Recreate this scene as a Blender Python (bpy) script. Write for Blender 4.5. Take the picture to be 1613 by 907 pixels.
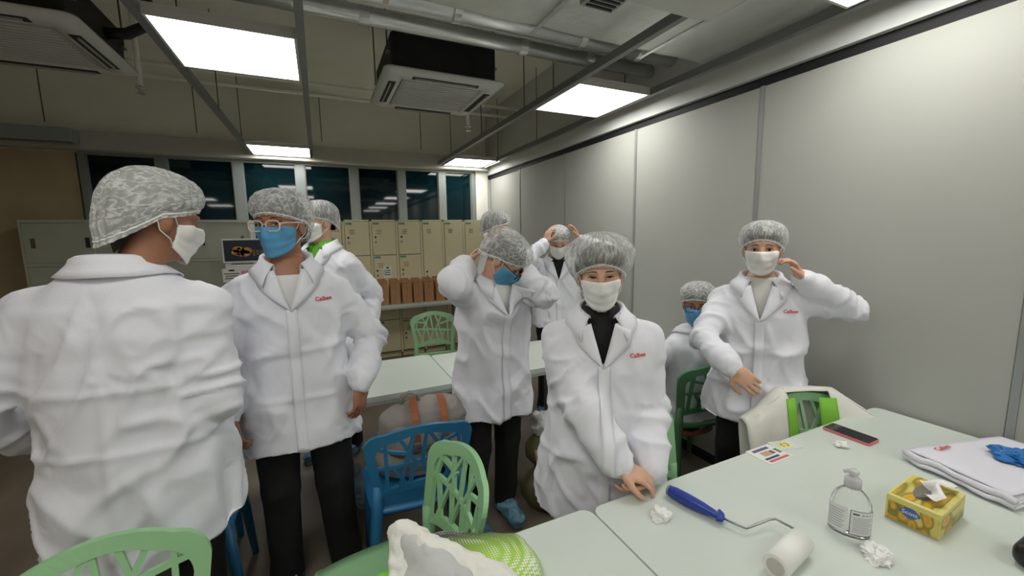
import bpy, bmesh, math, random
import numpy as np
from mathutils import Vector, Matrix, noise as mnoise
from mathutils.bvhtree import BVHTree

random.seed(7)
PI = math.pi
scene = bpy.context.scene
for o in list(bpy.data.objects):
    bpy.data.objects.remove(o)
C = scene.collection

# ------------------------------------------------------------------ camera
H_CAM = 1.57
cam_d = bpy.data.cameras.new('camera')
cam = bpy.data.objects.new('camera', cam_d)
C.objects.link(cam)
cam_d.sensor_width = 36.0
cam_d.sensor_fit = 'HORIZONTAL'
cam_d.lens = 644.867 / 1613 * 36
cam_d.clip_start = 0.03
# rows: world X, Y, Z in camera axes (x right, y down, z forward)
_RC = np.array([[0.9053, -0.0692, 0.4190], [-0.4245, -0.1110, 0.8986], [-0.0157, -0.9914, -0.1299]])
_u, _s, _v = np.linalg.svd(_RC)
_RC = _u @ _v
M = Matrix.Identity(4)
for i in range(3):
    M[i][0] = _RC[i][0]
    M[i][1] = -_RC[i][1]
    M[i][2] = -_RC[i][2]
M[2][3] = H_CAM
cam.matrix_world = M
scene.camera = cam

# ------------------------------------------------------------------ world, exposure
world = bpy.data.worlds.new('world')
scene.world = world
world.use_nodes = True
world.node_tree.nodes['Background'].inputs[0].default_value = (0.02, 0.05, 0.07, 1)
world.node_tree.nodes['Background'].inputs[1].default_value = 0.3
scene.view_settings.view_transform = 'Standard'
scene.view_settings.look = 'None'
scene.view_settings.gamma = 1
scene.view_settings.use_curve_mapping = False
scene.view_settings.exposure = 0.55
LAMP_STRENGTH = 8.2
LAMP_COLOR = (1.0, 0.985, 0.93, 1)

# ------------------------------------------------------------------ materials
MATS = {}


def srgb(r, g, b):
    def f(c):
        c /= 255.0
        return c / 12.92 if c <= 0.04045 else ((c + 0.055) / 1.055) ** 2.4
    return (f(r), f(g), f(b), 1)


def mat(name, col, rough=0.5, metal=0.0, var=0.0, vscale=8.0, bump=0.0, bscale=60.0, spec=None, emit=None, estr=0.0,
        stretch=(1, 1, 1), trans=0.0, ior=None, sheen=0.0, col2=None, subsurf=0.0):
    if name in MATS:
        return MATS[name]
    m = bpy.data.materials.new(name)
    m.use_nodes = True
    nt = m.node_tree
    b = nt.nodes['Principled BSDF']
    b.inputs['Base Color'].default_value = col
    b.inputs['Roughness'].default_value = rough
    b.inputs['Metallic'].default_value = metal
    if spec is not None:
        b.inputs['Specular IOR Level'].default_value = spec
    if trans:
        b.inputs['Transmission Weight'].default_value = trans
    if ior:
        b.inputs['IOR'].default_value = ior
    if sheen:
        b.inputs['Sheen Weight'].default_value = sheen
    if subsurf:
        b.inputs['Subsurface Weight'].default_value = subsurf
        b.inputs['Subsurface Radius'].default_value = (0.01, 0.004, 0.002)
    if emit:
        b.inputs['Emission Color'].default_value = emit
        b.inputs['Emission Strength'].default_value = estr
    tc = nt.nodes.new('ShaderNodeTexCoord')
    mp = nt.nodes.new('ShaderNodeMapping')
    mp.inputs['Scale'].default_value = stretch
    nt.links.new(tc.outputs['Object'], mp.inputs[0])
    nz = nt.nodes.new('ShaderNodeTexNoise')
    nz.inputs['Scale'].default_value = vscale
    nz.inputs['Detail'].default_value = 4
    nt.links.new(mp.outputs[0], nz.inputs['Vector'])
    if var > 0 or col2:
        rp = nt.nodes.new('ShaderNodeValToRGB')
        rp.color_ramp.elements[0].position = 0.3
        rp.color_ramp.elements[1].position = 0.7
        c2 = col2 or tuple(min(1, c * (1 + var)) for c in col[:3]) + (1,)
        c1 = col if col2 else tuple(c * (1 - var) for c in col[:3]) + (1,)
        rp.color_ramp.elements[0].color = c1
        rp.color_ramp.elements[1].color = c2
        nt.links.new(nz.outputs['Fac'], rp.inputs[0])
        nt.links.new(rp.outputs[0], b.inputs['Base Color'])
    if bump > 0:
        n2 = nt.nodes.new('ShaderNodeTexNoise')
        n2.inputs['Scale'].default_value = bscale
        n2.inputs['Detail'].default_value = 3
        nt.links.new(mp.outputs[0], n2.inputs['Vector'])
        bp = nt.nodes.new('ShaderNodeBump')
        bp.inputs['Strength'].default_value = bump
        bp.inputs['Distance'].default_value = 0.01
        nt.links.new(n2.outputs['Fac'], bp.inputs['Height'])
        nt.links.new(bp.outputs[0], b.inputs['Normal'])
    MATS[name] = m
    return m


m_wallpanel = mat('panel_laminate', srgb(170, 171, 165), 0.65, spec=0.2, var=0.015, vscale=3)
m_panel_edge = mat('panel_edge_strip', srgb(150, 153, 152), 0.4, metal=0.3)
m_dark = mat('dark_gap', srgb(22, 22, 24), 0.7)
m_wall = mat('painted_wall', srgb(225, 224, 216), 0.85, var=0.03, vscale=2)
m_fascia = mat('grey_fascia', srgb(204, 206, 204), 0.75, var=0.02, vscale=2)
m_upper = mat('upper_wall_board', srgb(240, 240, 230), 0.85, var=0.03, vscale=1.5)
m_ceil = mat('ceiling_board', srgb(236, 236, 226), 0.9, var=0.04, vscale=1.5)
m_brown = mat('brown_wall', srgb(172, 156, 126), 0.85, var=0.18, vscale=1.1)
m_floor = mat('vinyl_floor', srgb(96, 86, 74), 0.5, col2=srgb(128, 116, 102), vscale=3.5, stretch=(1, 0.35, 1), bump=0.1, bscale=12)
m_table = mat('table_laminate', srgb(204, 213, 205), 0.32, var=0.01, vscale=4)
m_table_edge = mat('table_edge', srgb(176, 180, 175), 0.4)
m_steel = mat('steel_leg', srgb(150, 150, 150), 0.35, metal=0.8)
m_green = mat('green_plastic', srgb(150, 196, 148), 0.38, var=0.02)
m_dgreen = mat('deep_green_plastic', srgb(84, 136, 94), 0.38, var=0.02)
m_blue = mat('blue_plastic', srgb(44, 116, 164), 0.38, var=0.02)
m_coat = mat('white_coat_cloth', srgb(226, 227, 235), 0.8, var=0.015, vscale=5, bump=0.12, bscale=420, sheen=0.1)
def add_wrinkles(m):
    nt = m.node_tree
    b_ = nt.nodes['Principled BSDF']
    old = b_.inputs['Normal'].links[0].from_socket
    tc = [n_ for n_ in nt.nodes if n_.type == 'TEX_COORD'][0]
    n_ = nt.nodes.new('ShaderNodeTexNoise')
    n_.inputs['Scale'].default_value = 9
    n_.inputs['Detail'].default_value = 5
    n_.inputs['Distortion'].default_value = 1.2
    try:
        n_.noise_type = 'RIDGED_MULTIFRACTAL'
    except Exception:
        pass
    nt.links.new(tc.outputs['Object'], n_.inputs['Vector'])
    bp_ = nt.nodes.new('ShaderNodeBump')
    bp_.inputs['Strength'].default_value = 0.5
    bp_.inputs['Distance'].default_value = 0.012
    nt.links.new(n_.outputs['Fac'], bp_.inputs['Height'])
    nt.links.new(old, bp_.inputs['Normal'])
    nt.links.new(bp_.outputs[0], b_.inputs['Normal'])


add_wrinkles(m_coat)
m_coat_edge = mat('white_coat_seam', srgb(228, 229, 236), 0.8, bump=0.12, bscale=420)
m_black = mat('black_cloth', srgb(17, 17, 19), 0.85, var=0.1, bump=0.1, bscale=200)
m_hair = mat('dark_hair', srgb(26, 22, 21), 0.5, bump=0.4, bscale=60, stretch=(1, 1, 0.2))
m_skin = mat('skin', srgb(196, 150, 122), 0.5, var=0.05, vscale=14, subsurf=0.12)
m_skin2 = mat('skin_tan', srgb(160, 112, 86), 0.5, var=0.05, vscale=14, subsurf=0.1)
m_skin3 = mat('skin_fair', srgb(208, 164, 138), 0.5, var=0.05, vscale=14, subsurf=0.12)
m_maskw = mat('white_mask', srgb(232, 232, 230), 0.8, bump=0.08, bscale=500)
m_maskb = mat('blue_mask', srgb(92, 160, 204), 0.8, var=0.05, vscale=20, bump=0.08, bscale=500)
m_white = mat('white_plastic', srgb(225, 226, 224), 0.4)
m_eye = mat('eye_white', srgb(214, 206, 200), 0.3)
m_iris = mat('eye_dark', srgb(28, 20, 17), 0.2)
m_brow = mat('brow_hair', srgb(44, 34, 30), 0.8)
m_red = mat('red_print', srgb(196, 40, 62), 0.6)
m_shoe = mat('blue_shoe_cover', srgb(96, 136, 156), 0.45, var=0.12, vscale=25, bump=0.5, bscale=45)
m_foil = mat('foil_duct', srgb(222, 224, 220), 0.42, metal=0.35, var=0.06, vscale=6, bump=0.7, bscale=9)
m_galv = mat('galvanised_pipe', srgb(222, 224, 222), 0.25, metal=0.65, var=0.1, vscale=5, bump=0.05, bscale=30)
m_acwhite = mat('ac_panel_white', srgb(205, 205, 200), 0.5)
m_acgrille = mat('ac_grille_grey', srgb(168, 168, 164), 0.6)
m_acbody = mat('ac_body_black', srgb(24, 24, 25), 0.6, var=0.3, vscale=12)
m_locker = mat('cream_locker', srgb(216, 207, 170), 0.5, var=0.03, vscale=3)
m_locker_dark = mat('locker_dark_gap', srgb(92, 86, 70), 0.7)  # dark brown grey for door gaps, slots, board joints and hanger rods
m_teal = mat('teal_label', srgb(90, 150, 132), 0.6)
m_cabinet = mat('grey_green_cabinet', srgb(172, 176, 162), 0.5, var=0.04, vscale=3)
m_kraft = mat('kraft_paper', srgb(176, 132, 92), 0.8, var=0.08, vscale=14)
m_kraft2 = mat('kraft_paper_fold', srgb(126, 90, 58), 0.8, var=0.08, vscale=14)
m_frame = mat('window_frame', srgb(132, 138, 136), 0.45, metal=0.3)
m_paper = mat('white_paper', srgb(226, 226, 220), 0.7)
m_ink = mat('black_ink', srgb(36, 36, 38), 0.7)
m_grey_bag = mat('grey_canvas', srgb(142, 136, 132), 0.9, var=0.06, bump=0.2, bscale=160)
m_leather = mat('brown_leather', srgb(150, 84, 44), 0.5, var=0.08)
m_olive = mat('olive_canvas', srgb(98, 92, 62), 0.9, var=0.1, bump=0.2, bscale=120)


def glass_dark():
    m = mat('night_window_glass', srgb(4, 20, 26), 0.04, spec=0.5, ior=1.5, col2=srgb(10, 36, 42), vscale=1.6)
    return m


m_glass = glass_dark()


def mat_lamp():
    m = bpy.data.materials.new('lamp_diffuser')
    m.use_nodes = True
    nt = m.node_tree
    nt.nodes.clear()
    e = nt.nodes.new('ShaderNodeEmission')
    e.inputs[0].default_value = LAMP_COLOR
    e.inputs[1].default_value = LAMP_STRENGTH
    o = nt.nodes.new('ShaderNodeOutputMaterial')
    nt.links.new(e.outputs[0], o.inputs[0])
    return m


m_lamp = mat_lamp()


def mat_net(name, sx, sy, lo, hi, seed=0.0):
    """thin translucent non-woven cap: opacity follows its gathers (uv of the cloth)"""
    m = bpy.data.materials.new(name)
    m.use_nodes = True
    nt = m.node_tree
    nt.nodes.clear()
    out = nt.nodes.new('ShaderNodeOutputMaterial')
    uv = nt.nodes.new('ShaderNodeTexCoord')
    mp = nt.nodes.new('ShaderNodeMapping')
    mp.inputs['Scale'].default_value = (sx, sy, 1)
    mp.inputs['Location'].default_value = (seed, seed * 0.7, 0)
    nt.links.new(uv.outputs['UV'], mp.inputs[0])
    nz = nt.nodes.new('ShaderNodeTexNoise')
    nz.inputs['Scale'].default_value = 1.0
    nz.inputs['Detail'].default_value = 3
    nz.inputs['Distortion'].default_value = 0.5
    nt.links.new(mp.outputs[0], nz.inputs['Vector'])
    sb = nt.nodes.new('ShaderNodeMath')
    sb.operation = 'SUBTRACT'
    sb.inputs[1].default_value = 0.5
    nt.links.new(nz.outputs['Fac'], sb.inputs[0])
    ab = nt.nodes.new('ShaderNodeMath')
    ab.operation = 'ABSOLUTE'
    nt.links.new(sb.outputs[0], ab.inputs[0])
    rp = nt.nodes.new('ShaderNodeMapRange')
    rp.inputs['From Min'].default_value = 0.0
    rp.inputs['From Max'].default_value = 0.075
    rp.inputs['To Min'].default_value = hi
    rp.inputs['To Max'].default_value = lo
    nt.links.new(ab.outputs[0], rp.inputs[0])
    tr = nt.nodes.new('ShaderNodeBsdfTransparent')
    df = nt.nodes.new('ShaderNodeBsdfDiffuse')
    df.inputs[0].default_value = srgb(226, 228, 226)
    bp = nt.nodes.new('ShaderNodeBump')
    bp.inputs['Strength'].default_value = 0.6
    bp.inputs['Distance'].default_value = 0.006
    nt.links.new(rp.outputs[0], bp.inputs['Height'])
    nt.links.new(bp.outputs[0], df.inputs['Normal'])
    mx = nt.nodes.new('ShaderNodeMixShader')
    nt.links.new(rp.outputs[0], mx.inputs[0])
    nt.links.new(tr.outputs[0], mx.inputs[1])
    nt.links.new(df.outputs[0], mx.inputs[2])
    nt.links.new(mx.outputs[0], out.inputs[0])
    return m


m_net = mat_net('hair_net_cloth', 26, 7, 0.36, 0.78)
m_net2 = mat_net('hair_net_pleated', 50, 2.4, 0.32, 0.70, 3.0)
m_net3 = mat_net('hair_net_crinkled', 20, 15, 0.44, 0.86, 7.0)
m_netband = mat('hair_net_band', srgb(225, 227, 224), 0.8)


# ------------------------------------------------------------------ helpers
def tag(o, label=None, cat=None, group=None, kind=None):
    if label:
        o['label'] = label
    if cat:
        o['category'] = cat
    if group:
        o['group'] = group
    if kind:
        o['kind'] = kind
    return o


def empty(name, loc=(0, 0, 0), rz=0.0):
    o = bpy.data.objects.new(name, None)
    o.empty_display_size = 0.1
    o.location = loc
    o.rotation_euler = (0, 0, rz)
    C.objects.link(o)
    return o


def mesh_obj(name, me, material, parent=None, smooth=False):
    o = bpy.data.objects.new(name, me)
    if material:
        me.materials.clear()
        me.materials.append(material)
    C.objects.link(o)
    if parent:
        o.parent = parent
    if smooth:
        me.polygons.foreach_set('use_smooth', [True] * len(me.polygons))
    return o


def from_py(name, verts, faces, material, parent=None, smooth=False):
    me = bpy.data.meshes.new(name)
    me.from_pydata([tuple(v) for v in verts], [], [tuple(f) for f in faces])
    me.update()
    return mesh_obj(name, me, material, parent, smooth)


class B:
    """collects shapes into ONE mesh"""

    def __init__(s):
        s.bm = bmesh.new()

    def box(s, lo, hi, bev=0.0, seg=2, mtx=None):
        r = bmesh.ops.create_cube(s.bm, size=1)
        vs = r['verts']
        c = [(a + b) / 2 for a, b in zip(lo, hi)]
        d = [max(1e-5, abs(b - a)) for a, b in zip(lo, hi)]
        for v in vs:
            v.co = Vector((c[0] + v.co.x * d[0], c[1] + v.co.y * d[1], c[2] + v.co.z * d[2]))
        if bev > 0:
            es = list({e for v in vs for e in v.link_edges})
            r2 = bmesh.ops.bevel(s.bm, geom=es, offset=bev, segments=seg, profile=0.5, affect='EDGES')
            vs = list({v for f in r2['faces'] for v in f.verts} | {v for v in vs if v.is_valid})
        if mtx:
            for v in vs:
                v.co = mtx @ v.co
        return s

    def tube(s, pts, rad, n=10, cap=True, flat=1.0, up=None):
        pts = [Vector(p) for p in pts]
        if not hasattr(rad, '__len__'):
            rad = [rad] * len(pts)
        rings = []
        prev = None
        for i, p in enumerate(pts):
            if i == 0:
                d = pts[1] - p
            elif i == len(pts) - 1:
                d = p - pts[i - 1]
            else:
                d = (pts[i + 1] - p).normalized() + (p - pts[i - 1]).normalized()
            d.normalize()
            if prev is None:
                a = up if up else (Vector((0, 0, 1)) if abs(d.z) < 0.9 else Vector((1, 0, 0)))
                x = d.cross(Vector(a)).normalized()
            else:
                x = (prev - d * prev.dot(d)).normalized()
            prev = x
            y = d.cross(x)
            rings.append([s.bm.verts.new(p + (x * math.cos(2 * PI * k / n) + y * math.sin(2 * PI * k / n) * flat) * rad[i]) for k in range(n)])
        for a, b in zip(rings, rings[1:]):
            for k in range(n):
                s.bm.faces.new((a[k], a[(k + 1) % n], b[(k + 1) % n], b[k]))
        if cap:
            s.bm.faces.new(list(reversed(rings[0])))
            s.bm.faces.new(rings[-1])
        return s

    def lathe(s, prof, n=24, c=(0, 0, 0)):
        c = Vector(c)
        rings = []
        for r, z in prof:
            rings.append([s.bm.verts.new(c + Vector((r * math.cos(2 * PI * k / n), r * math.sin(2 * PI * k / n), z))) for k in range(n)])
        for a, b in zip(rings, rings[1:]):
            for k in range(n):
                s.bm.faces.new((a[k], a[(k + 1) % n], b[(k + 1) % n], b[k]))
        s.bm.faces.new(list(reversed(rings[0])))
        s.bm.faces.new(rings[-1])
        return s

    def prism(s, poly, z0, z1):
        a = [s.bm.verts.new((x, y, z0)) for x, y in poly]
        b = [s.bm.verts.new((x, y, z1)) for x, y in poly]
        n = len(poly)
        s.bm.faces.new(list(reversed(a)))
        s.bm.faces.new(b)
        for k in range(n):
            s.bm.faces.new((a[k], a[(k + 1) % n], b[(k + 1) % n], b[k]))
        return s

    def xf(s, mtx):
        bmesh.ops.transform(s.bm, matrix=mtx, verts=s.bm.verts)
        return s

    def mesh(s, name):
        me = bpy.data.meshes.new(name)
        bmesh.ops.recalc_face_normals(s.bm, faces=s.bm.faces)
        s.bm.to_mesh(me)
        s.bm.free()
        return me

    def build(s, name, material, parent=None, smooth=False):
        return mesh_obj(name, s.mesh(name), material, parent, smooth)


def boxo(name, lo, hi, material, parent=None, bev=0.0):
    return B().box(lo, hi, bev).build(name, material, parent)


def cbox(name, c, d, material, parent=None, bev=0.0):
    return boxo(name, [a - b / 2 for a, b in zip(c, d)], [a + b / 2 for a, b in zip(c, d)], material, parent, bev)


def copy_tree(o, parent=None):
    c = o.copy()
    C.objects.link(c)
    c.parent = parent
    for ch in list(o.children):
        copy_tree(ch, c)
    return c


def rounded_rect(x0, y0, x1, y1, r, seg=6):
    pts = []
    for cx, cy, a0 in ((x1 - r, y1 - r, 0), (x0 + r, y1 - r, PI / 2), (x0 + r, y0 + r, PI), (x1 - r, y0 + r, 1.5 * PI)):
        for k in range(seg + 1):
            a = a0 + PI / 2 * k / seg
            pts.append((cx + r * math.cos(a), cy + r * math.sin(a)))
    return pts


def text_mesh(txt, size, bold=0.0, extrude=0.0):
    cu = bpy.data.curves.new('text', 'FONT')
    cu.body = txt
    cu.size = size
    cu.align_x = 'CENTER'
    cu.align_y = 'CENTER'
    cu.offset = bold
    cu.extrude = extrude
    cu.resolution_u = 4
    o = bpy.data.objects.new('text', cu)
    C.objects.link(o)
    bpy.context.view_layer.update()
    dg = bpy.context.evaluated_depsgraph_get()
    me = bpy.data.meshes.new_from_object(o.evaluated_get(dg))
    bpy.data.objects.remove(o)
    bpy.data.curves.remove(cu)
    return me


# ------------------------------------------------------------------ numpy noise
_rng = np.random.RandomState(11)
_perm = _rng.permutation(256)
_perm = np.concatenate([_perm, _perm, _perm])
_grad = _rng.uniform(-1, 1, 256)


def vnoise(p):
    """smooth value noise in [-1,1], p (n,3)"""
    i = np.floor(p).astype(np.int64)
    f = p - i
    u = f * f * f * (f * (f * 6 - 15) + 10)
    i &= 255
    r = 0
    for dx in (0, 1):
        wx = u[:, 0] if dx else 1 - u[:, 0]
        for dy in (0, 1):
            wy = u[:, 1] if dy else 1 - u[:, 1]
            for dz in (0, 1):
                wz = u[:, 2] if dz else 1 - u[:, 2]
                h = _grad[_perm[_perm[_perm[(i[:, 0] + dx) & 255] + ((i[:, 1] + dy) & 255)] + ((i[:, 2] + dz) & 255)]]
                r = r + wx * wy * wz * h
    return r


def ridge(p):
    return 1 - 2 * np.minimum(1, np.abs(vnoise(p)) * 2.2)


# ------------------------------------------------------------------ implicit surfaces
def surface_nets(F, org, vox):
    nx, ny, nz = F.shape
    S = F < 0
    ncy, ncz = ny - 1, nz - 1
    ncell = (nx - 1) * ncy * ncz

    def cid(i, j, k):
        return (i * ncy + j) * ncz + k
    cells = []
    pos = []
    quads = []
    for ax in range(3):
        sl0 = [slice(1, -1)] * 3
        sl1 = [slice(1, -1)] * 3
        sl0[ax] = slice(0, -1)
        sl1[ax] = slice(1, None)
        A = S[tuple(sl0)]
        D = S[tuple(sl1)]
        idx = np.nonzero(A != D)
        ijk = [idx[0] + (0 if ax == 0 else 1), idx[1] + (0 if ax == 1 else 1), idx[2] + (0 if ax == 2 else 1)]
        f0 = F[tuple(sl0)][idx]
        f1 = F[tuple(sl1)][idx]
        t = f0 / (f0 - f1)
        P = np.stack([a.astype(float) for a in ijk], 1)
        P[:, ax] += t
        i, j, k = ijk
        if ax == 0:
            q = [cid(i, j - 1, k - 1), cid(i, j, k - 1), cid(i, j, k), cid(i, j - 1, k)]
        elif ax == 1:
            q = [cid(i - 1, j, k - 1), cid(i - 1, j, k), cid(i, j, k), cid(i, j, k - 1)]
        else:
            q = [cid(i - 1, j - 1, k), cid(i, j - 1, k), cid(i, j, k), cid(i - 1, j, k)]
        for c in q:
            cells.append(c)
            pos.append(P)
        q = np.stack(q, 1)
        inside0 = A[idx]
        q[~inside0] = q[~inside0][:, ::-1]
        quads.append(q)
    cells = np.concatenate(cells)
    pos = np.concatenate(pos)
    quads = np.concatenate(quads)
    lut = np.full(ncell, -1, np.int64)
    u = np.unique(cells)
    lut[u] = np.arange(len(u))
    ci = lut[cells]
    cnt = np.bincount(ci, minlength=len(u)).astype(float)
    V = np.stack([np.bincount(ci, weights=pos[:, a], minlength=len(u)) / cnt for a in range(3)], 1)
    V = V * vox + org
    return V, lut[quads]


def smin(a, b, k):
    h = np.clip(0.5 + 0.5 * (b - a) / k, 0, 1)
    return b * (1 - h) + a * h - k * h * (1 - h)


def smax(a, b, k):
    return -smin(-a, -b, k)


class Field:
    """list of bounded primitives -> mesh"""

    def __init__(s):
        s.pr = []

    def add(s, fn, lo, hi, k=0.01, op='+'):
        s.pr.append((fn, np.array(lo, float), np.array(hi, float), k, op))
        return s

    def cone(s, a, b, r1, r2, k=0.01, op='+'):
        a = np.array(a, float)
        b = np.array(b, float)
        ab = b - a
        L = max(1e-9, ab @ ab)

        def fn(x, y, z):
            t = np.clip(((x - a[0]) * ab[0] + (y - a[1]) * ab[1] + (z - a[2]) * ab[2]) / L, 0, 1)
            return np.sqrt((x - a[0] - t * ab[0]) ** 2 + (y - a[1] - t * ab[1]) ** 2 + (z - a[2] - t * ab[2]) ** 2) - (r1 + (r2 - r1) * t)
        r = max(r1, r2)
        return s.add(fn, np.minimum(a, b) - r, np.maximum(a, b) + r, k, op)

    def ell(s, c, r, rot=None, k=0.01, op='+'):
        c = np.array(c, float)
        r = np.array(r, float)
        Rm = np.array(rot) if rot is not None else np.eye(3)  # columns local axes

        def fn(x, y, z):
            dx, dy, dz = x - c[0], y - c[1], z - c[2]
            q = [(Rm[0, a] * dx + Rm[1, a] * dy + Rm[2, a] * dz) for a in range(3)]
            k0 = np.sqrt((q[0] / r[0]) ** 2 + (q[1] / r[1]) ** 2 + (q[2] / r[2]) ** 2)
            k1 = np.sqrt((q[0] / r[0] ** 2) ** 2 + (q[1] / r[1] ** 2) ** 2 + (q[2] / r[2] ** 2) ** 2) + 1e-9
            return k0 * (k0 - 1) / k1
        e = np.abs(Rm) @ r
        return s.add(fn, c - e, c + e, k, op)

    def mesh(s, vox):
        lo = np.min([p[1] for p in s.pr if p[4] == '+'], 0) - 4 * vox
        hi = np.max([p[2] for p in s.pr if p[4] == '+'], 0) + 4 * vox
        n = np.ceil((hi - lo) / vox).astype(int) + 1
        F = np.full(n, 0.2, np.float32)
        ax = [(lo[a] + vox * np.arange(n[a])).astype(np.float32) for a in range(3)]
        for fn, l, h, k, op in s.pr:
            m = k + 2 * vox
            i0 = np.maximum(0, np.floor((l - m - lo) / vox).astype(int))
            i1 = np.minimum(n, np.ceil((h + m - lo) / vox).astype(int) + 1)
            if np.any(i1 <= i0):
                continue
            sl = tuple(slice(a, b) for a, b in zip(i0, i1))
            d = fn(ax[0][sl[0]][:, None, None], ax[1][sl[1]][None, :, None], ax[2][sl[2]][None, None, :])
            if op == '+':
                F[sl] = smin(F[sl], d, k)
            else:
                F[sl] = smax(F[sl], -d, k)
        return surface_nets(F, lo, vox)


def np_mesh(name, V, Q, material, parent=None):
    me = bpy.data.meshes.new(name)
    nv, nq = len(V), len(Q)
    me.vertices.add(nv)
    me.vertices.foreach_set('co', V.astype(np.float32).ravel())
    me.loops.add(nq * 4)
    me.loops.foreach_set('vertex_index', Q.astype(np.int32).ravel())
    me.polygons.add(nq)
    me.polygons.foreach_set('loop_start', np.arange(0, nq * 4, 4, dtype=np.int32))
    me.polygons.foreach_set('loop_total', np.full(nq, 4, np.int32))
    me.update(calc_edges=True)
    me.validate()
    me.polygons.foreach_set('use_smooth', np.ones(len(me.polygons), bool))
    return mesh_obj(name, me, material, parent)


def vert_normals(V, Q):
    a, b, c, d = V[Q[:, 0]], V[Q[:, 1]], V[Q[:, 2]], V[Q[:, 3]]
    n = np.cross(c - a, d - b)
    N = np.zeros_like(V)
    for k in range(4):
        for ax in range(3):
            N[:, ax] += np.bincount(Q[:, k], weights=n[:, ax], minlength=len(V))
    return N / (np.linalg.norm(N, axis=1, keepdims=True) + 1e-12)


def smooth_verts(V, Q, it=1, lam=0.5):
    for _ in range(it):
        S_ = np.zeros_like(V)
        n = np.zeros(len(V))
        for k in range(4):
            for off in (1, 3):
                for ax in range(3):
                    S_[:, ax] += np.bincount(Q[:, k], weights=V[Q[:, (k + off) % 4], ax], minlength=len(V))
                n += np.bincount(Q[:, k], minlength=len(V))
        V = V + lam * (S_ / n[:, None] - V)
    return V


# ================================================================== ROOM
XW = 2.31       # right wall plane
YB = 5.80       # back wall plane
XL = -3.40
YN = -5.60
ZC = 3.30

fl = boxo('floor', (XL, YN, -0.08), (XW + 0.12, YB + 0.1, 0), m_floor)
tag(fl, 'dark brown mottled vinyl floor', 'floor', kind='structure')
ce = boxo('ceiling', (XL, YN, ZC), (XW + 0.12, YB + 0.1, ZC + 0.08), m_ceil)
tag(ce, 'grey board ceiling above the ducts', 'ceiling', kind='structure')
wl = boxo('wall_left', (XL - 0.1, YN, 0), (XL, YB, ZC), m_brown)
tag(wl, 'brown wall at the far left', 'wall', kind='structure')
wn = boxo('wall_near', (XL, YN - 0.1, 0), (XW, YN, ZC), m_wall)
tag(wn, 'plain wall behind the viewer', 'wall', kind='structure')

# right wall: backing, fascia, track gap, movable panels
wr = B().box((XW + 0.05, YN, 0), (XW + 0.15, YB, 2.40)).box((XW + 0.0, YN, 2.43), (XW + 0.15, YB, ZC)).build('wall_right', m_fascia)
tag(wr, 'grey fascia above the movable partition', 'wall', kind='structure')
boxo('track_gap', (XW + 0.035, YN, 2.38), (XW + 0.06, YB, 2.44), m_dark, wr)
ys = [-5.55, -4.75, -3.69, -2.63, -1.58, -0.53, 0.535, 1.597, 2.62, 3.66, 4.70, 5.74]
for a, b in zip(ys, ys[1:]):
    far = b > 5.5
    dx = 0.03 if far else 0.0
    p = boxo('panel', (XW + 0.012 + dx, a + 0.012, 0.06), (XW + 0.05, b - 0.012, 2.372), m_wallpanel, wr, 0.003)
    for yy in (a + 0.006, b - 0.006):
        boxo('edge_strip', (XW + 0.008 + dx, yy - 0.008, 0.06), (XW + 0.05, yy + 0.004, 2.374), m_panel_edge, p)
    boxo('panel_joint', (XW + 0.010 + dx, b - 0.0045 - (0.014 if 4 < b < 5 else 0), 0.05), (XW + 0.045, b + 0.0045, 2.38), m_dark, p)
boxo('floor_seal', (XW + 0.03, YN, 0.0), (XW + 0.06, YB, 0.06), m_dark, wr)
bsr = boxo('baseboard_right', (XW - 0.003, YN, 0.0), (XW + 0.02, YB, 0.045), m_dark)
tag(bsr, 'dark floor track under the movable partition', 'baseboard', kind='structure')

# back wall: lower, upper, brown left piece, beam
wb = B()
wb.box((XL, YB, 0), (XW + 0.1, YB + 0.12, 1.42))
wb.box((XL, YB, 2.47), (XW + 0.1, YB + 0.12, ZC))
wb.box((2.12, YB, 1.42), (XW + 0.1, YB + 0.12, 2.47))
wb = wb.build('wall_back', m_upper)
tag(wb, 'grey back wall above and below the windows', 'wall', kind='structure')
boxo('brown_panel', (XL, YB - 0.012, 0.0), (-2.19, YB + 0.1, 2.47), m_brown, wb)
for x in (-2.38, -1.15, 0.12, 1.36):
    boxo('board_joint', (x - 0.004, YB - 0.004, 2.75), (x + 0.004, YB + 0.01, ZC), m_locker_dark, wb)
bm_ = B().box((-2.75, YB - 0.16, 2.48), (XW, YB, 2.66), 0.006).build('trim_1', mat('beam_paint', srgb(178, 178, 170), 0.8, var=0.02))
tag(bm_, 'pale horizontal beam above the windows', 'trim', kind='structure')
tr2 = boxo('trim_2', (2.13, YB - 0.05, 0), (2.31, YB, 2.48), m_wall)
tag(tr2, 'pale wall strip between windows and partition', 'trim', kind='structure')

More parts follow.
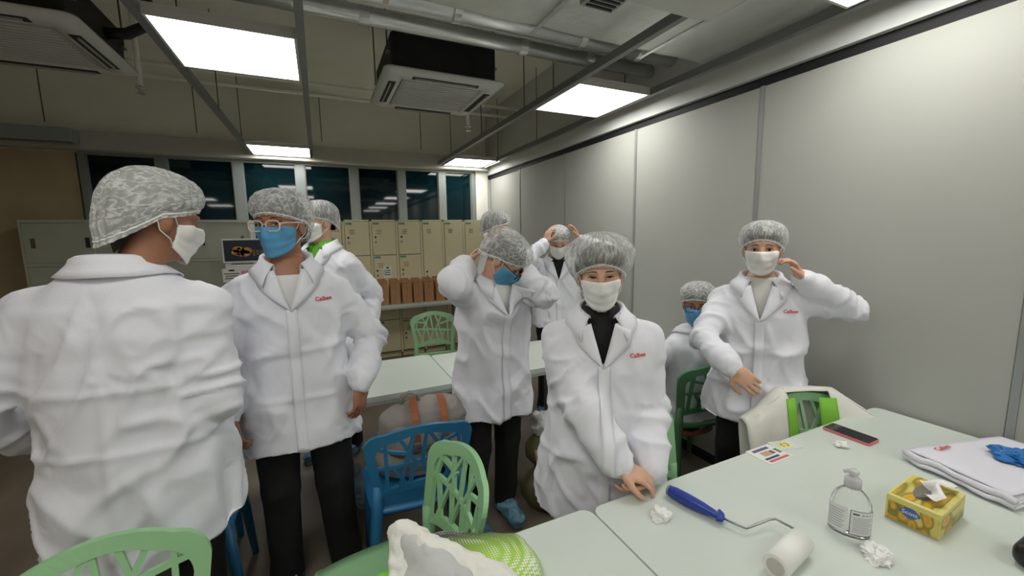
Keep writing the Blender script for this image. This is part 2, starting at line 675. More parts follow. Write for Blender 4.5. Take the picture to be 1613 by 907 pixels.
# windows: one run of frames with panes
wx = [-2.17, -1.50, -0.80, -0.15, 0.47, 1.07, 1.63, 2.12]
for n in range(7):
    a, b = wx[n], wx[n + 1]
    w = B()
    fw = 0.05
    w.box((a, YB - 0.03, 1.42), (a + fw, YB + 0.06, 2.48)).box((b - fw, YB - 0.03, 1.42), (b, YB + 0.06, 2.48))
    w.box((a + fw, YB - 0.03, 1.42), (b - fw, YB + 0.06, 1.47)).box((a + fw, YB - 0.03, 2.45), (b - fw, YB + 0.06, 2.48))
    w.box((a + fw, YB - 0.005, 1.47), (a + fw + 0.012, YB + 0.05, 2.45)).box((b - fw - 0.012, YB - 0.005, 1.47), (b - fw, YB + 0.05, 2.45))
    w = w.build('window_%d' % (n + 1), m_frame)
    tag(w, 'grey framed dark window, %s in the back wall' % ('leftmost', 'second from left', 'third from left', 'fourth and middle', 'third from right', 'second from right', 'rightmost')[n], 'window', kind='structure')
    boxo('pane', (a + fw, YB + 0.02, 1.47), (b - fw, YB + 0.03, 2.45), m_glass, w)
sl = boxo('night_beyond', (XL, YB + 0.3, 0), (XW + 0.1, YB + 0.35, ZC), m_dark)  # dark sheet standing in for the night outside
sl.name = 'night_sheet'
tag(sl, 'dark sheet standing in for the night beyond the windows', 'wall', kind='structure')

# ------------------------------------------------------------------ ceiling services
def lamp(x0, x1, y0, y1, label):
    e = empty('ceiling_light', ((x0 + x1) / 2, (y0 + y1) / 2, 2.52))
    hx, hy = (x1 - x0) / 2, (y1 - y0) / 2
    f = B()
    for lo, hi in (((-hx, -hy, 0), (hx, -hy + 0.012, 0.035)), ((-hx, hy - 0.012, 0), (hx, hy, 0.035)),
                   ((-hx, -hy + 0.012, 0), (-hx + 0.012, hy - 0.012, 0.035)), ((hx - 0.012, -hy + 0.012, 0), (hx, hy - 0.012, 0.035))):
        f.box(lo, hi)
    f.box((-hx, -hy, 0.036), (hx, hy, 0.05))
    f.build('frame', m_acwhite, e)
    boxo('diffuser', (-hx + 0.013, -hy + 0.013, 0.004), (hx - 0.013, hy - 0.013, 0.012), m_lamp, e)
    tag(e, label, 'ceiling light', 'square panel lights on the rails')
    return e


lamp(-0.615, -0.03, 2.345, 2.95, 'large square panel light at upper left between two rails')
lamp(-0.615, -0.0, 5.06, 5.62, 'small far panel light above the dark windows at left')
lamp(1.575, 2.165, 2.31, 2.92, 'square panel light beside the cassette unit and the partition')
lamp(1.61, 2.235, 5.06, 5.62, 'small far panel light near the partition corner')
lamp(1.555, 2.15, 0.52, 1.12, 'panel light cut off by the top right edge of the picture')
lamp(-0.615, -0.03, 0.30, 0.90, 'panel light above and left of the viewer')
lamp(-0.615, -0.03, -1.6, -1.0, 'panel light behind the viewer in the left row, nearest')
lamp(-0.615, -0.03, -3.7, -3.1, 'panel light behind the viewer in the left row, farthest')
lamp(1.555, 2.15, -1.3, -0.7, 'panel light behind the viewer in the right row, nearest')
lamp(1.555, 2.15, -3.1, -2.5, 'panel light behind the viewer in the right row, second')
lamp(1.555, 2.15, -4.9, -4.3, 'panel light behind the viewer in the right row, farthest')
lamp(-2.785, -2.2, -0.9, -0.3, 'added fill panel light behind the viewer by the brown wall, nearest')  # extra unseen lamp column, added to raise the fill light in the room
lamp(-2.785, -2.2, -3.1, -2.5, 'added fill panel light behind the viewer by the brown wall, farthest')  # second added fill lamp, farther back in the same column

m_rail = mat('rail_grey', srgb(128, 130, 130), 0.5, metal=0.3)
for i, (x, nm) in enumerate(((-0.635, 'leftmost'), (-0.01, 'second'), (1.555, 'third'), (2.185, 'rightmost'))):
    r = empty('light_rail', (x, 0, 2.52))
    b = B()
    b.box((-0.018, YN + 0.01, 0.0), (0.018, YB - 0.17, 0.006)).box((-0.018, YN + 0.01, 0.006), (-0.014, YB - 0.17, 0.045)).box((0.014, YN + 0.01, 0.006), (0.018, YB - 0.17, 0.045))
    b.build('channel', m_rail, r)
    for y in (-4.0, -2.0, 0.2, 1.05, 2.6, 3.05, 4.0, 5.05):
        B().tube([(0, y, 0.006), (0, y, ZC - 2.52)], 0.004, 6).build('hanger_rod', m_locker_dark, r)
    tag(r, '%s of the grey hanging rails that carry the panel lights' % nm, 'rail', 'hanging light rails')

# cassette air conditioners
def cassette(cx, cy, label):
    e = empty('air_conditioner', (cx, cy, 2.60))
    h = 0.415
    b = B()
    # panel with sloped rim: ring of frames
    prof = [(h, 0.035), (h, 0.022), (h - 0.05, 0.0), (0.29, 0.0), (0.285, 0.012)]
    rings = []
    for r, z in prof:
        rr = 0.05 if r > 0.35 else 0.01
        rings.append([b.bm.verts.new((x, y, z)) for x, y in rounded_rect(-r, -r, r, r, rr, 4)])
    for A, D in zip(rings, rings[1:]):
        n = len(A)
        for k in range(n):
            b.bm.faces.new((A[k], A[(k + 1) % n], D[(k + 1) % n], D[k]))
    b.bm.faces.new(rings[0])
    b.build('panel', m_acwhite, e, True)
    g = empty  # noqa
    gr = boxo('intake_grille', (-0.28, -0.28, 0.004), (0.28, 0.28, 0.012), m_acgrille, e, 0.004)
    for k in range(14):
        y = -0.25 + k * 0.0385
        boxo('grille_slat', (-0.26, y, -0.001), (0.26, y + 0.012, 0.006), m_acwhite, gr)
    for a in range(4):
        Rm = Matrix.Rotation(a * PI / 2, 4, 'Z')
        B().box((-0.23, 0.315, -0.003), (0.23, 0.365, 0.003), 0.002).xf(Rm).build('air_slot', m_acbody, e)
        B().box((-0.21, 0.345, -0.014), (0.21, 0.352, -0.002)).xf(Matrix.Rotation(a * PI / 2, 4, 'Z')).build('louvre', m_acgrille, e)
    boxo('housing', (-0.36, -0.36, 0.036), (0.36, 0.36, 0.27), m_acbody, e, 0.02)
    for sx in (-1, 1):
        for sy in (-1, 1):
            B().tube([(sx * 0.375, sy * 0.3, 0.15), (sx * 0.375, sy * 0.3, ZC - 2.60)], 0.005, 6).build('hanger_rod', m_locker_dark, e)
            cbox('bracket', (sx * 0.368, sy * 0.3, 0.15), (0.03, 0.05, 0.012), m_steel, e)
    B().tube([(0.36, 0.1, 0.15), (0.45, 0.12, 0.17), (0.5, 0.3, 0.3), (0.5, 0.4, 0.69)], 0.03, 10).build('drain_hose', m_acbody, e, True)
    tag(e, label, 'air conditioner', 'ceiling cassette units')
    return e


cassette(0.86, 3.19, 'white cassette air conditioner with black housing right of the big light')
cassette(-1.385, 3.16, 'white cassette air conditioner cut off at the upper left corner')

# duct work
d = empty('air_duct', (0, 0, 2.63))
b = B()
n = 40
for side in range(1):
    rings = []
    for i in range(n + 1):
        x = -0.6 + (XW - 0.002 + 0.6) * i / n
        ring = []
        for (y, z) in rounded_rect(1.15, 0.0, 2.06, 0.38, 0.09, 4):
            p = Vector((x, y, z))
            q = mnoise.noise(p * 4.0) * 0.012 + mnoise.noise(p * 11) * 0.006
            ring.append(b.bm.verts.new((x, y + q * 0.6, z + q)))
        rings.append(ring)
    for A, D in zip(rings, rings[1:]):
        m_ = len(A)
        for k in range(m_):
            b.bm.faces.new((A[k], A[(k + 1) % m_], D[(k + 1) % m_], D[k]))
    b.bm.faces.new(rings[0])
    b.bm.faces.new(list(reversed(rings[-1])))
b.build('foil_wrap', m_foil, d, True)
for x in (0.35, 1.1, 1.85):
    B().box((x - 0.012, 1.14, -0.008), (x + 0.012, 2.07, -0.003)).build('strap', m_galv, d)
tag(d, 'big silver foil wrapped rectangular duct along the top', 'duct')
vt = empty('duct_vent', (1.24, 1.62, 2.60))
B().box((-0.09, -0.07, 0.0), (0.09, 0.07, 0.028), 0.003).build('vent_frame', m_acgrille, vt)
for k in range(4):
    cbox('vent_slat', (0, -0.045 + 0.03 * k, -0.003), (0.14, 0.012, 0.006), m_acbody, vt)
tag(vt, 'small square grille under the silver duct', 'vent')

p1 = empty('pipe', (0, 2.27, 2.78))
pp = B().tube([(XL + 0.01, 0, 0), (XW - 0.002, 0, 0)], 0.072, 24).build('pipe_wall', m_galv, p1, True)
for x in (-0.4, 0.75, 1.55, 2.0):
    B().tube([(x - 0.02, 0, 0), (x + 0.02, 0, 0)], 0.076, 24).build('coupling', m_galv, p1)
    B().tube([(x + 0.06, 0, 0.07), (x + 0.06, 0, ZC - 2.78)], 0.004, 6).build('hanger_rod', m_locker_dark, p1)
tag(p1, 'thick round galvanised pipe running beside the foil duct', 'pipe')
p2 = empty('pipe', (0, 2.47, 2.745))
B().tube([(XL + 0.01, 0, 0), (XW - 0.002, 0, 0)], 0.045, 20).build('pipe_wall', m_galv, p2, True)
for x in (0.3, 1.25, 1.75):
    B().tube([(x - 0.025, 0, 0), (x + 0.025, 0, 0)], 0.049, 20).build('coupling', m_galv, p2)
for x in (0.9, 1.72):
    B().tube([(x, 0, 0.04), (x, 0, ZC - 2.745)], 0.004, 6).build('hanger_rod', m_locker_dark, p2)
tag(p2, 'thinner shiny pipe in front of the cassette unit', 'pipe')
for k, (y, z, lab) in enumerate(((4.55, 3.03, 'upper thin grey sprinkler pipe crossing the back ceiling'), (4.62, 2.95, 'lower thin grey sprinkler pipe crossing the back ceiling'))):
    q = empty('sprinkler_pipe', (0, y, z))
    B().tube([(XL + 0.01, 0, 0), (XW - 0.002, 0, 0)], 0.016, 10).build('pipe_wall', m_upper, q, True)
    for x in (-2.2, -0.9, 0.5, 1.8):
        B().tube([(x - 0.015, 0, 0), (x + 0.015, 0, 0)], 0.02, 10).build('coupling', m_upper, q)
    tag(q, lab, 'pipe')


def sprinkler(x, y, z, ztop, lab):
    e = empty('sprinkler', (x, y, z))
    B().tube([(0, 0, 0.04), (0, 0, ztop - z)], 0.017, 10).build('drop_pipe', m_upper, e, True)
    B().lathe([(0.022, 0.04), (0.03, 0.035), (0.03, 0.028), (0.012, 0.024), (0.012, 0.0), (0.024, -0.004), (0.024, -0.008)], 12).build('sprinkler_head', m_galv, e)
    tag(e, lab, 'sprinkler')


sprinkler(-1.06, 3.85, 2.60, ZC, 'sprinkler head on a drop pipe beside the left cassette unit')
sprinkler(1.36, 3.85, 2.56, ZC, 'sprinkler head hanging below the central cassette unit')
cp = empty('ceiling_box', (1.21, 1.0, 2.425))
B().prism(rounded_rect(-0.30, -0.30, 0.30, 0.305, 0.05), 0.0, 0.03).build('casing', m_acwhite, cp)
B().box((-0.24, -0.24, 0.031), (0.24, 0.24, 0.12), 0.01).build('housing', m_acgrille, cp)
B().tube([(-0.05, -0.02, 0.12), (-0.05, -0.02, 0.87)], 0.02, 10).build('mount', m_steel, cp)
tag(cp, 'pale rounded panel hanging under the silver duct at the top edge', 'ceiling box')

# projection screen case on the beam at left
pc = empty('screen_case', (-2.4, YB - 0.24, 2.50))
B().box((-0.30, -0.07, 0.02), (0.32, 0.075, 0.15), 0.012).build('casing', mat('screen_case_grey', srgb(150, 158, 164), 0.5), pc)
B().tube([(-0.29, -0.04, 0.008), (0.31, -0.04, 0.008)], 0.01, 8).build('bottom_bar', m_steel, pc)
tag(pc, 'blue grey screen case on the beam at far left', 'screen case')
# ================================================================== FURNITURE
TZ = 0.745


def table(x0, x1, y0, y1, label, z=TZ, r=0.035, group='white folding tables'):
    e = empty('table', ((x0 + x1) / 2, (y0 + y1) / 2, 0))
    hx, hy = (x1 - x0) / 2, (y1 - y0) / 2
    B().prism(rounded_rect(-hx, -hy, hx, hy, r), z - 0.028, z).build('tabletop', m_table, e)
    ap = B()
    ap.prism(rounded_rect(-hx + 0.004, -hy + 0.004, hx - 0.004, hy - 0.004, r), z - 0.05, z - 0.0285)
    ap.build('apron', m_table_edge, e)
    for sx in (-1, 1):
        for sy in (-1, 1):
            B().tube([(sx * (hx - 0.1), sy * (hy - 0.08), 0.0), (sx * (hx - 0.1), sy * (hy - 0.08), z - 0.051)], 0.018, 10).build('leg', m_steel, e, True)
        B().tube([(sx * (hx - 0.1), -(hy - 0.09), 0.12), (sx * (hx - 0.1), (hy - 0.09), 0.12)], 0.012, 8).build('cross_bar', m_steel, e, True)
    tag(e, label, 'table', group)
    return e


table(0.688, 2.300, 0.20, 0.937, 'white table in the front carrying the tissue box and phone')
table(-0.10, 0.682, 0.20, 0.945, 'white table at the bottom edge under the green and white jacket')
table(-0.95, 0.640, 2.150, 2.78, 'white table behind the glasses wearer and the blue chairs')
table(0.646, 1.62, 2.150, 2.74, 'white table behind the person with both hands at the mask')
table(1.66, 2.29, 2.10, 2.75, 'white table against the partition behind the seated person')

# ---------------------------------------------------------------- lattice-back chair (faces +Y)
def back_pt(u, v, off=0.0):
    """u metres across, v 0..1 up the backrest; off along the outward normal"""
    z = 0.50 + 0.335 * v
    y = -0.205 - 0.075 * v - 0.01 * v * v + 0.9 * u * u
    return Vector((u, y - off, z))


def half_w(v):
    return 0.185 + 0.048 * v


def back_outline(inset, n=40):
    """closed loop of (u,v) with rounded top corners"""
    pts = []
    rr = 0.12
    vb, vt = inset / 0.335, 1 - inset / 0.335
    for k in range(9):
        t = -1 + 2 * k / 8
        u = t * (half_w(vb) - inset)
        pts.append((u, vb + 0.10 * (1 - t * t)))
    for k in range(1, 7):
        v = vb + (vt - 0.28 - vb) * k / 6
        pts.append((half_w(v) - inset, v))
    cu = half_w(vt - 0.28) - inset
    for k in range(1, 9):
        a = PI / 2 * k / 8
        pts.append((cu - 0.075 * (1 - math.cos(a)), vt - 0.28 + 0.20 * math.sin(a)))
    ue, ve = pts[-1]
    for k in range(1, 12):
        t = 1 - 2 * k / 12
        pts.append((ue * t, ve + (vt - ve) * (1 - t * t)))
    left = []
    for k in range(8, 0, -1):
        a = PI / 2 * k / 8
        left.append((-(cu - 0.075 * (1 - math.cos(a))), vt - 0.28 + 0.20 * math.sin(a)))
    for k in range(6, 0, -1):
        v = vb + (vt - 0.28 - vb) * k / 6
        left.append((-(half_w(v) - inset), v))
    return pts + left


BARS = [(-1.05, .42, 1.05, .56), (-1.05, .82, -.28, .66), (.28, .72, 1.05, .86), (-.70, 1.02, -.84, -.02), (-.48, 1.02, -.12, .47), (-.14, 1.02, -.56, -.02),
        (.10, 1.02, .02, .48), (.14, 1.02, .56, .51), (.52, 1.02, .28, .50), (.74, 1.0, .92, .52), (-.64, .44, -.28, -.02), (-.12, .47, -.34, -.02),
        (.0, .48, .26, -.02), (.36, .5, .14, -.02), (.46, .5, .78, -.02), (.84, .53, .58, -.02)]


def chair_meshes():
    M_ = {}
    b = B()
    n = 44
    o1, o2 = back_outline(0.0), back_outline(0.036)
    n = len(o1)
    F1 = [b.bm.verts.new(back_pt(u, v, 0.0)) for u, v in o1]
    F2 = [b.bm.verts.new(back_pt(u, v, 0.0)) for u, v in o2]
    K1 = [b.bm.verts.new(back_pt(u, v, 0.018)) for u, v in o1]
    K2 = [b.bm.verts.new(back_pt(u, v, 0.018)) for u, v in o2]
    for k in range(n):
        j = (k + 1) % n
        b.bm.faces.new((F1[k], F1[j], F2[j], F2[k]))
        b.bm.faces.new((K1[j], K1[k], K2[k], K2[j]))
        b.bm.faces.new((F1[j], F1[k], K1[k], K1[j]))
        b.bm.faces.new((F2[k], F2[j], K2[j], K2[k]))
    M_['backrest'] = b.mesh('backrest')
    b = B()
    for (a0, v0, a1, v1) in BARS:
        rows = []
        N = 8
        for i in range(N + 1):
            t = i / N
            v = 0.11 + (v0 + (v1 - v0) * t) * 0.78
            u = (a0 + (a1 - a0) * t) * (half_w(v) - 0.03)
            du = (a1 - a0) * 0.19
            dv = (v1 - v0) * 0.335 * 0.8
            L = math.hypot(du, dv)
            nu, nv = -dv / L * 0.0072, du / L * 0.0072 / 0.335
            vv = min(v, 0.985 - 0.25 * max(0, abs(u) - 0.08))
            rows.append([b.bm.verts.new(back_pt(u + s * nu, vv + s * nv, o)) for s, o in ((-1, 0.003), (1, 0.003), (1, 0.015), (-1, 0.015))])
        for A, D in zip(rows, rows[1:]):
            for k in range(4):
                b.bm.faces.new((A[k], A[(k + 1) % 4], D[(k + 1) % 4], D[k]))
        b.bm.faces.new(rows[0])
        b.bm.faces.new(list(reversed(rows[-1])))
    M_['back_lattice'] = b.mesh('back_lattice')
    # seat: dished slab
    b = B()
    top, bot = [], []
    N = 12
    for i in range(N + 1):
        for j in range(N + 1):
            s, t = -1 + 2 * i / N, -1 + 2 * j / N
            x = 0.225 * s * math.sqrt(1 - 0.28 * t * t * 0.5) * (1.0 - 0.05 * (1 - t) / 2)
            y = 0.215 * t * math.sqrt(1 - 0.28 * s * s * 0.5)
            z = 0.452 - 0.014 * (1 - s * s) * (1 - t * t) - 0.012 * max(0, t) ** 4
            top.append(b.bm.verts.new((x, y, z)))
            bot.append(b.bm.verts.new((x * 0.97, y * 0.97, z - 0.026)))
    W_ = N + 1
    for i in range(N):
        for j in range(N):
            q = (i * W_ + j, (i + 1) * W_ + j, (i + 1) * W_ + j + 1, i * W_ + j + 1)
            b.bm.faces.new([top[k] for k in q])
            b.bm.faces.new([bot[k] for k in reversed(q)])
    edge = [i * W_ for i in range(W_)] + [N * W_ + j for j in range(1, W_)] + [i * W_ + N for i in range(N - 1, -1, -1)] + [j for j in range(N - 1, 0, -1)]
    for k in range(len(edge)):
        a, c = edge[k], edge[(k + 1) % len(edge)]
        b.bm.faces.new((top[c], top[a], bot[a], bot[c]))
    M_['seat'] = b.mesh('seat')
    for nm, sx, sy in (('fl', -1, 1), ('fr', 1, 1)):
        b = B().tube([(sx * 0.195, 0.175, 0.44), (sx * 0.205, 0.195, 0.25), (sx * 0.215, 0.215, 0.0)], [0.026, 0.021, 0.015], 8)
        M_[nm] = b.mesh('leg')
    for nm, sx in (('rl', -1), ('rr', 1)):
        e = back_pt(sx * 0.175, 0.10, 0.009)
        b = B().tube([e + Vector((0, 0, 0.03)), (sx * 0.178, -0.196, 0.46), (sx * 0.188, -0.20, 0.38), (sx * 0.205, -0.235, 0.2), (sx * 0.215, -0.265, 0.0)],
                     [0.020, 0.024, 0.025, 0.021, 0.015], 8)
        M_[nm] = b.mesh('leg')
    b = B()
    for sx in (-1, 1):
        b.tube([(sx * 0.19, -0.19, 0.435), (sx * 0.198, 0.17, 0.435)], 0.012, 6)
    M_['rails'] = b.mesh('seat_rail')
    return M_


_cm = {}


def chair(loc, face, color, label, tilt=0.0, group='lattice back chairs'):
    rz = math.atan2(-face[0], face[1])
    e = empty('chair', (loc[0], loc[1], 0), rz)
    key = color.name
    if key not in _cm:
        _cm[key] = chair_meshes()
    mm = _cm[key]
    br = mesh_obj('backrest', mm['backrest'], color, e)
    mesh_obj('back_lattice', mm['back_lattice'], color, br)
    mesh_obj('seat', mm['seat'], color, e, True)
    for k in ('fl', 'fr', 'rl', 'rr'):
        mesh_obj('leg', mm[k], color, e, True)
    mesh_obj('seat_rail', mm['rails'], color, e, True)
    tag(e, label, 'chair', group)
    return e


chair((0.13, 1.235), (-1, -0.12), m_green, 'pale green lattice chair between the blue chair and the front table')
chair((0.33, 1.83), (0.05, 1), m_blue, 'blue lattice chair carrying the grey backpack')
chair((-0.60, 2.03), (1, 0.05), m_blue, 'blue chair whose seat shows behind the person seen from behind')
chair((-0.13, 2.62), (0, -1), m_blue, 'blue chair tucked behind the middle table with only legs showing')
chair((-0.72, 2.62), (0.1, -1), m_blue, 'blue chair behind the middle table at left with only legs showing')
chair((0.93, 3.62), (-0.08, -1), m_green, 'pale green lattice chair far back below the row of paper bags')
chair((2.04, 1.80), (0.20, 0.97), m_dgreen, 'dark green chair under the seated person by the partition')
chair((1.215, 1.0), (0.25, -1), m_green, 'green chair almost hidden behind the smiling person in front')
chair((1.84, 0.80), (-0.42, -0.9), m_green, 'green chair by the partition with a white jacket over its back')
chair((-0.50, 0.99), (0.15, -1), m_green, 'pale green chair back cut off at the lower left corner')

# ---------------------------------------------------------------- lockers (front at Y=5.35)
LY = 5.36


def note(parent, x, y, z, w=0.10, h=0.15):
    p = cbox('notice', (x, y, z), (w, 0.003, h), m_paper, parent)
    cbox('notice_mark', (x, y - 0.002, z + h * 0.36), (w * 0.3, 0.002, h * 0.12), m_ink, p)
    for k, ww in enumerate((0.8, 0.66, 0.75)):
        cbox('notice_mark', (x - w * 0.02, y - 0.002, z + h * 0.12 - k * h * 0.17), (w * ww, 0.002, h * 0.06), m_ink, p)


def locker(x0, x1, tiers, label, notes=()):
    e = empty('locker', ((x0 + x1) / 2, LY, 0))
    w = (x1 - x0) / 2
    B().box((-w, 0.02, 0.06), (w, 0.42, 1.775)).box((-w, 0, 0.06), (-w + 0.014, 0.02, 1.775)).box((w - 0.014, 0, 0.06), (w, 0.02, 1.775)).box((-w, 0.0, 1.755), (w, 0.02, 1.775)).box((-w + 0.01, 0.05, 0), (w - 0.01, 0.40, 0.06)).build('body', m_locker, e)
    boxo('door_gap', (-w + 0.014, 0.012, 0.07), (w - 0.014, 0.0195, 1.755), m_locker_dark, e)
    H = (1.75 - 0.08) / tiers
    for t in range(tiers):
        z1 = 1.75 - t * H
        z0 = z1 - H + 0.008
        dd = boxo('door', (-w + 0.019, -0.006, z0), (w - 0.019, 0.0115, z1), m_locker, e, 0.003)
        for k in range(3):
            cbox('vent_slot', (-w + 0.10, -0.0075, z1 - 0.10 - k * 0.022), (0.06, 0.003, 0.006), m_locker_dark, dd)
        cbox('number_label', (-w + 0.065, -0.0075, z1 - 0.022), (0.075, 0.003, 0.026), m_teal, dd)
        zl = z1 - 0.19 if tiers > 1 else 1.10
        B().tube([(-w + 0.055, -0.016, zl), (-w + 0.055, -0.006, zl)], 0.012, 10).build('lock', m_ink, dd)
        cbox('handle', (-w + 0.055, -0.009, zl - 0.06), (0.022, 0.006, 0.03), m_steel, dd)
        if t in notes:
            note(dd, 0.02, -0.009, zl - 0.02 if tiers > 1 else 0.98)
    tag(e, label, 'locker', 'cream steel lockers')
    return e


lx = [-0.05, 0.27, 0.585, 0.90, 1.21, 1.50, 1.79, 2.08]
locker(lx[0], lx[1], 1, 'cream locker mostly hidden behind the person with a green collar')
locker(lx[1], lx[2], 4, 'first four door cream locker beside the person with a green collar')
locker(lx[2], lx[3], 4, 'middle four door cream locker with a notice on its second door', notes=(1,))
locker(lx[3], lx[4], 4, 'third four door cream locker next to the tall single doors')
locker(lx[4], lx[5], 1, 'tall single door cream locker right of the four door lockers')
locker(lx[5], lx[6], 1, 'tall single door cream locker with a notice by the bowed head', notes=(0,))
locker(lx[6], lx[7], 1, 'last tall cream locker at the right end of the row')

# ---------------------------------------------------------------- left cabinets
def cabinet(x0, x1, label):
    e = empty('cabinet', ((x0 + x1) / 2, 5.375, 0))
    w = (x1 - x0) / 2
    B().box((-w, 0.03, 0.0), (w, 0.40, 1.775)).box((-w, 0, 0), (-w + 0.02, 0.03, 1.775)).box((w - 0.02, 0, 0), (w, 0.03, 1.775)).box((-w + 0.02, 0, 1.745), (w - 0.02, 0.03, 1.775)).box((-w + 0.02, 0, 1.335), (w - 0.02, 0.03, 1.365)).box((-w + 0.02, 0, 0), (w - 0.02, 0.03, 0.07)).build('body', m_cabinet, e)
    for z0, z1 in ((1.368, 1.742), (0.073, 1.332)):
        for s, off in ((-1, 0.002), (1, 0.014)):
            a, c = (-w + 0.022, 0.02) if s < 0 else (-0.01, w - 0.022)
            dd = boxo('sliding_door', (a, off, z0), (c, off + 0.010, z1), m_cabinet, e)
            zc = (z0 + z1) / 2
            hx = a + 0.06 if s < 0 else c - 0.06
            cbox('recessed_handle', (hx, off - 0.0015, zc), (0.03, 0.003, 0.09), m_locker_dark, dd)
            if s < 0 and z0 > 1:
                pl = cbox('lock_plate', (c - 0.045, off - 0.002, zc), (0.032, 0.004, 0.10), m_ink, dd)
    tag(e, label, 'cabinet', 'grey green steel cabinets')
    return e


cabinet(-2.50, -1.52, 'grey green cabinet at far left behind the nearest shoulder')
cabinet(-1.51, -0.68, 'grey green cabinet between the two nearest caps')

# ---------------------------------------------------------------- display stand with picture header
ds = empty('display_stand', (-0.50, 4.75, 0))
B().box((-0.33, -0.02, 0.02), (-0.29, 0.02, 1.52)).box((0.36, -0.02, 0.02), (0.40, 0.02, 1.52)).box((-0.33, -0.18, 0), (-0.29, 0.2, 0.03)).box((0.36, -0.18, 0), (0.40, 0.2, 0.03)).build('post', m_white, ds)
hd = boxo('header_board', (-0.34, -0.05, 1.34), (0.42, 0.02, 1.57), m_white, ds, 0.004)
boxo('picture', (-0.325, -0.054, 1.355), (0.405, -0.0505, 1.555), mat('navy_print', srgb(26, 34, 56), 0.4, var=0.3, vscale=7), hd)
gp = B()
for k in range(9):
    a = k * 2.4
    gp.bm.verts.ensure_lookup_table()
    r = 0.03 + 0.018 * math.sin(k * 1.7)
    c = Vector((-0.19 + 0.055 * math.cos(a) * (0.4 + 0.08 * k), -0.056, 1.445 + 0.03 * math.sin(a)))
    vs = [gp.bm.verts.new(c + Vector((r * math.cos(q * PI / 4), 0, 0.7 * r * math.sin(q * PI / 4)))) for q in range(8)]
    gp.bm.faces.new(vs)
gp.build('picture_crisps', mat('gold_print', srgb(196, 142, 62), 0.4, var=0.4, vscale=30), hd)
boxo('picture_band', (0.03, -0.0565, 1.43), (0.30, -0.0545, 1.47), mat('cream_print', srgb(206, 194, 170), 0.5), hd)
for k in range(4):
    boxo('picture_band', (-0.09 + 0.03 * k, -0.0565, 1.40 + 0.01 * (k % 2)), (-0.07 + 0.03 * k, -0.0545, 1.46), mat('brown_print', srgb(120, 88, 60), 0.5), hd)
boxo('shelf_board', (-0.31, -0.10, 1.26), (0.39, 0.10, 1.31), m_white, ds, 0.004)
pnk = cbox('pink_sticker', (-0.12, -0.104, 1.22), (0.16, 0.004, 0.09), mat('pink_print', srgb(214, 150, 170), 0.6), ds)
note(ds, -0.27, -0.107, 1.225, 0.15, 0.13)
for z in (0.30, 0.62, 0.94):
    boxo('shelf_board', (-0.29, -0.15, z), (0.36, 0.15, z + 0.02), m_white, ds)
boxo('side_panel', (-0.325, 0.022, 0.03), (0.395, 0.032, 1.3), m_acgrille, ds)
tag(ds, 'white display stand with a dark blue crisps picture on its header', 'display stand')

# ---------------------------------------------------------------- shelf table with paper bags
table(-0.32, 1.66, 4.84, 5.30, 'long narrow white table in front of the lockers', z=0.775, group='white folding tables')


def paper_bag(x, y, z, w, hgt, rot, label):
    e = empty('paper_bag', (x, y, z), rot)
    d = 0.19
    b = B()
    hw = w / 2
    v = [(-hw, -d / 2, 0), (hw, -d / 2, 0), (hw, d / 2, 0), (-hw, d / 2, 0),
         (-hw * 0.96, -d / 2 + 0.004, hgt), (hw * 0.96, -d / 2 + 0.004, hgt), (hw * 0.9, d / 2 - 0.006, hgt + 0.006), (-hw * 0.9, d / 2 - 0.006, hgt + 0.006),
         (-hw * 0.5, 0, hgt), (hw * 0.55, 0, hgt), (-hw * 0.75, 0, hgt * 0.3), (hw * 0.75, 0, hgt * 0.3)]
    vs = [b.bm.verts.new(p) for p in v]
    for f in ((3, 2, 1, 0), (0, 1, 5, 4), (2, 3, 7, 6), (1, 11, 9, 5), (1, 2, 11), (11, 2, 6, 9), (3, 10, 8, 7), (3, 0, 10), (0, 4, 8, 10)):
        b.bm.faces.new([vs[i] for i in f])
    o = b.build('bag', m_kraft, e)
    o.modifiers.new('s', 'SOLIDIFY').thickness = 0.002
    B().box((-hw * 0.95, -d / 2 - 0.002, hgt - 0.035), (hw * 0.95, -d / 2 + 0.002, hgt - 0.032)).box((-hw * 0.02, -d / 2 - 0.0015, 0.06), (hw * 0.02, -d / 2 + 0.001, hgt)).build('crease', m_kraft2, e)
    tag(e, label, 'paper bag', 'brown paper bags in a row on the narrow table')


ords = ['leftmost', 'second from left', 'third from left', 'fourth from left', 'fifth from left', 'sixth from left', 'seventh from left', 'rightmost']
for k in range(8):
    paper_bag(0.505 + k * 0.134, 4.985, 0.775, 0.112, 0.285 + random.uniform(-0.006, 0.006), random.uniform(-0.06, 0.06), 'brown paper bag, %s in the row below the lockers' % ords[k])
paper_bag(-0.665, 4.30, 0.80, 0.16, 0.30, 0.1, 'brown paper bag seen low between the two nearest people')
bx = empty('stool', (-0.68, 4.30, 0))
B().box((-0.12, -0.15, 0.775), (0.12, 0.15, 0.80), 0.004).build('seat', m_white, bx)
for sx in (-1, 1):
    for sy in (-1, 1):
        B().tube([(sx * 0.11, sy * 0.14, 0), (sx * 0.10, sy * 0.12, 0.775)], 0.013, 8).build('leg', m_steel, bx)
tag(bx, 'white stool under the lone paper bag beside the display stand', 'stool')
# ================================================================== PEOPLE
def rot_np(m):
    return np.array([[m[i][j] for j in range(3)] for i in range(3)])


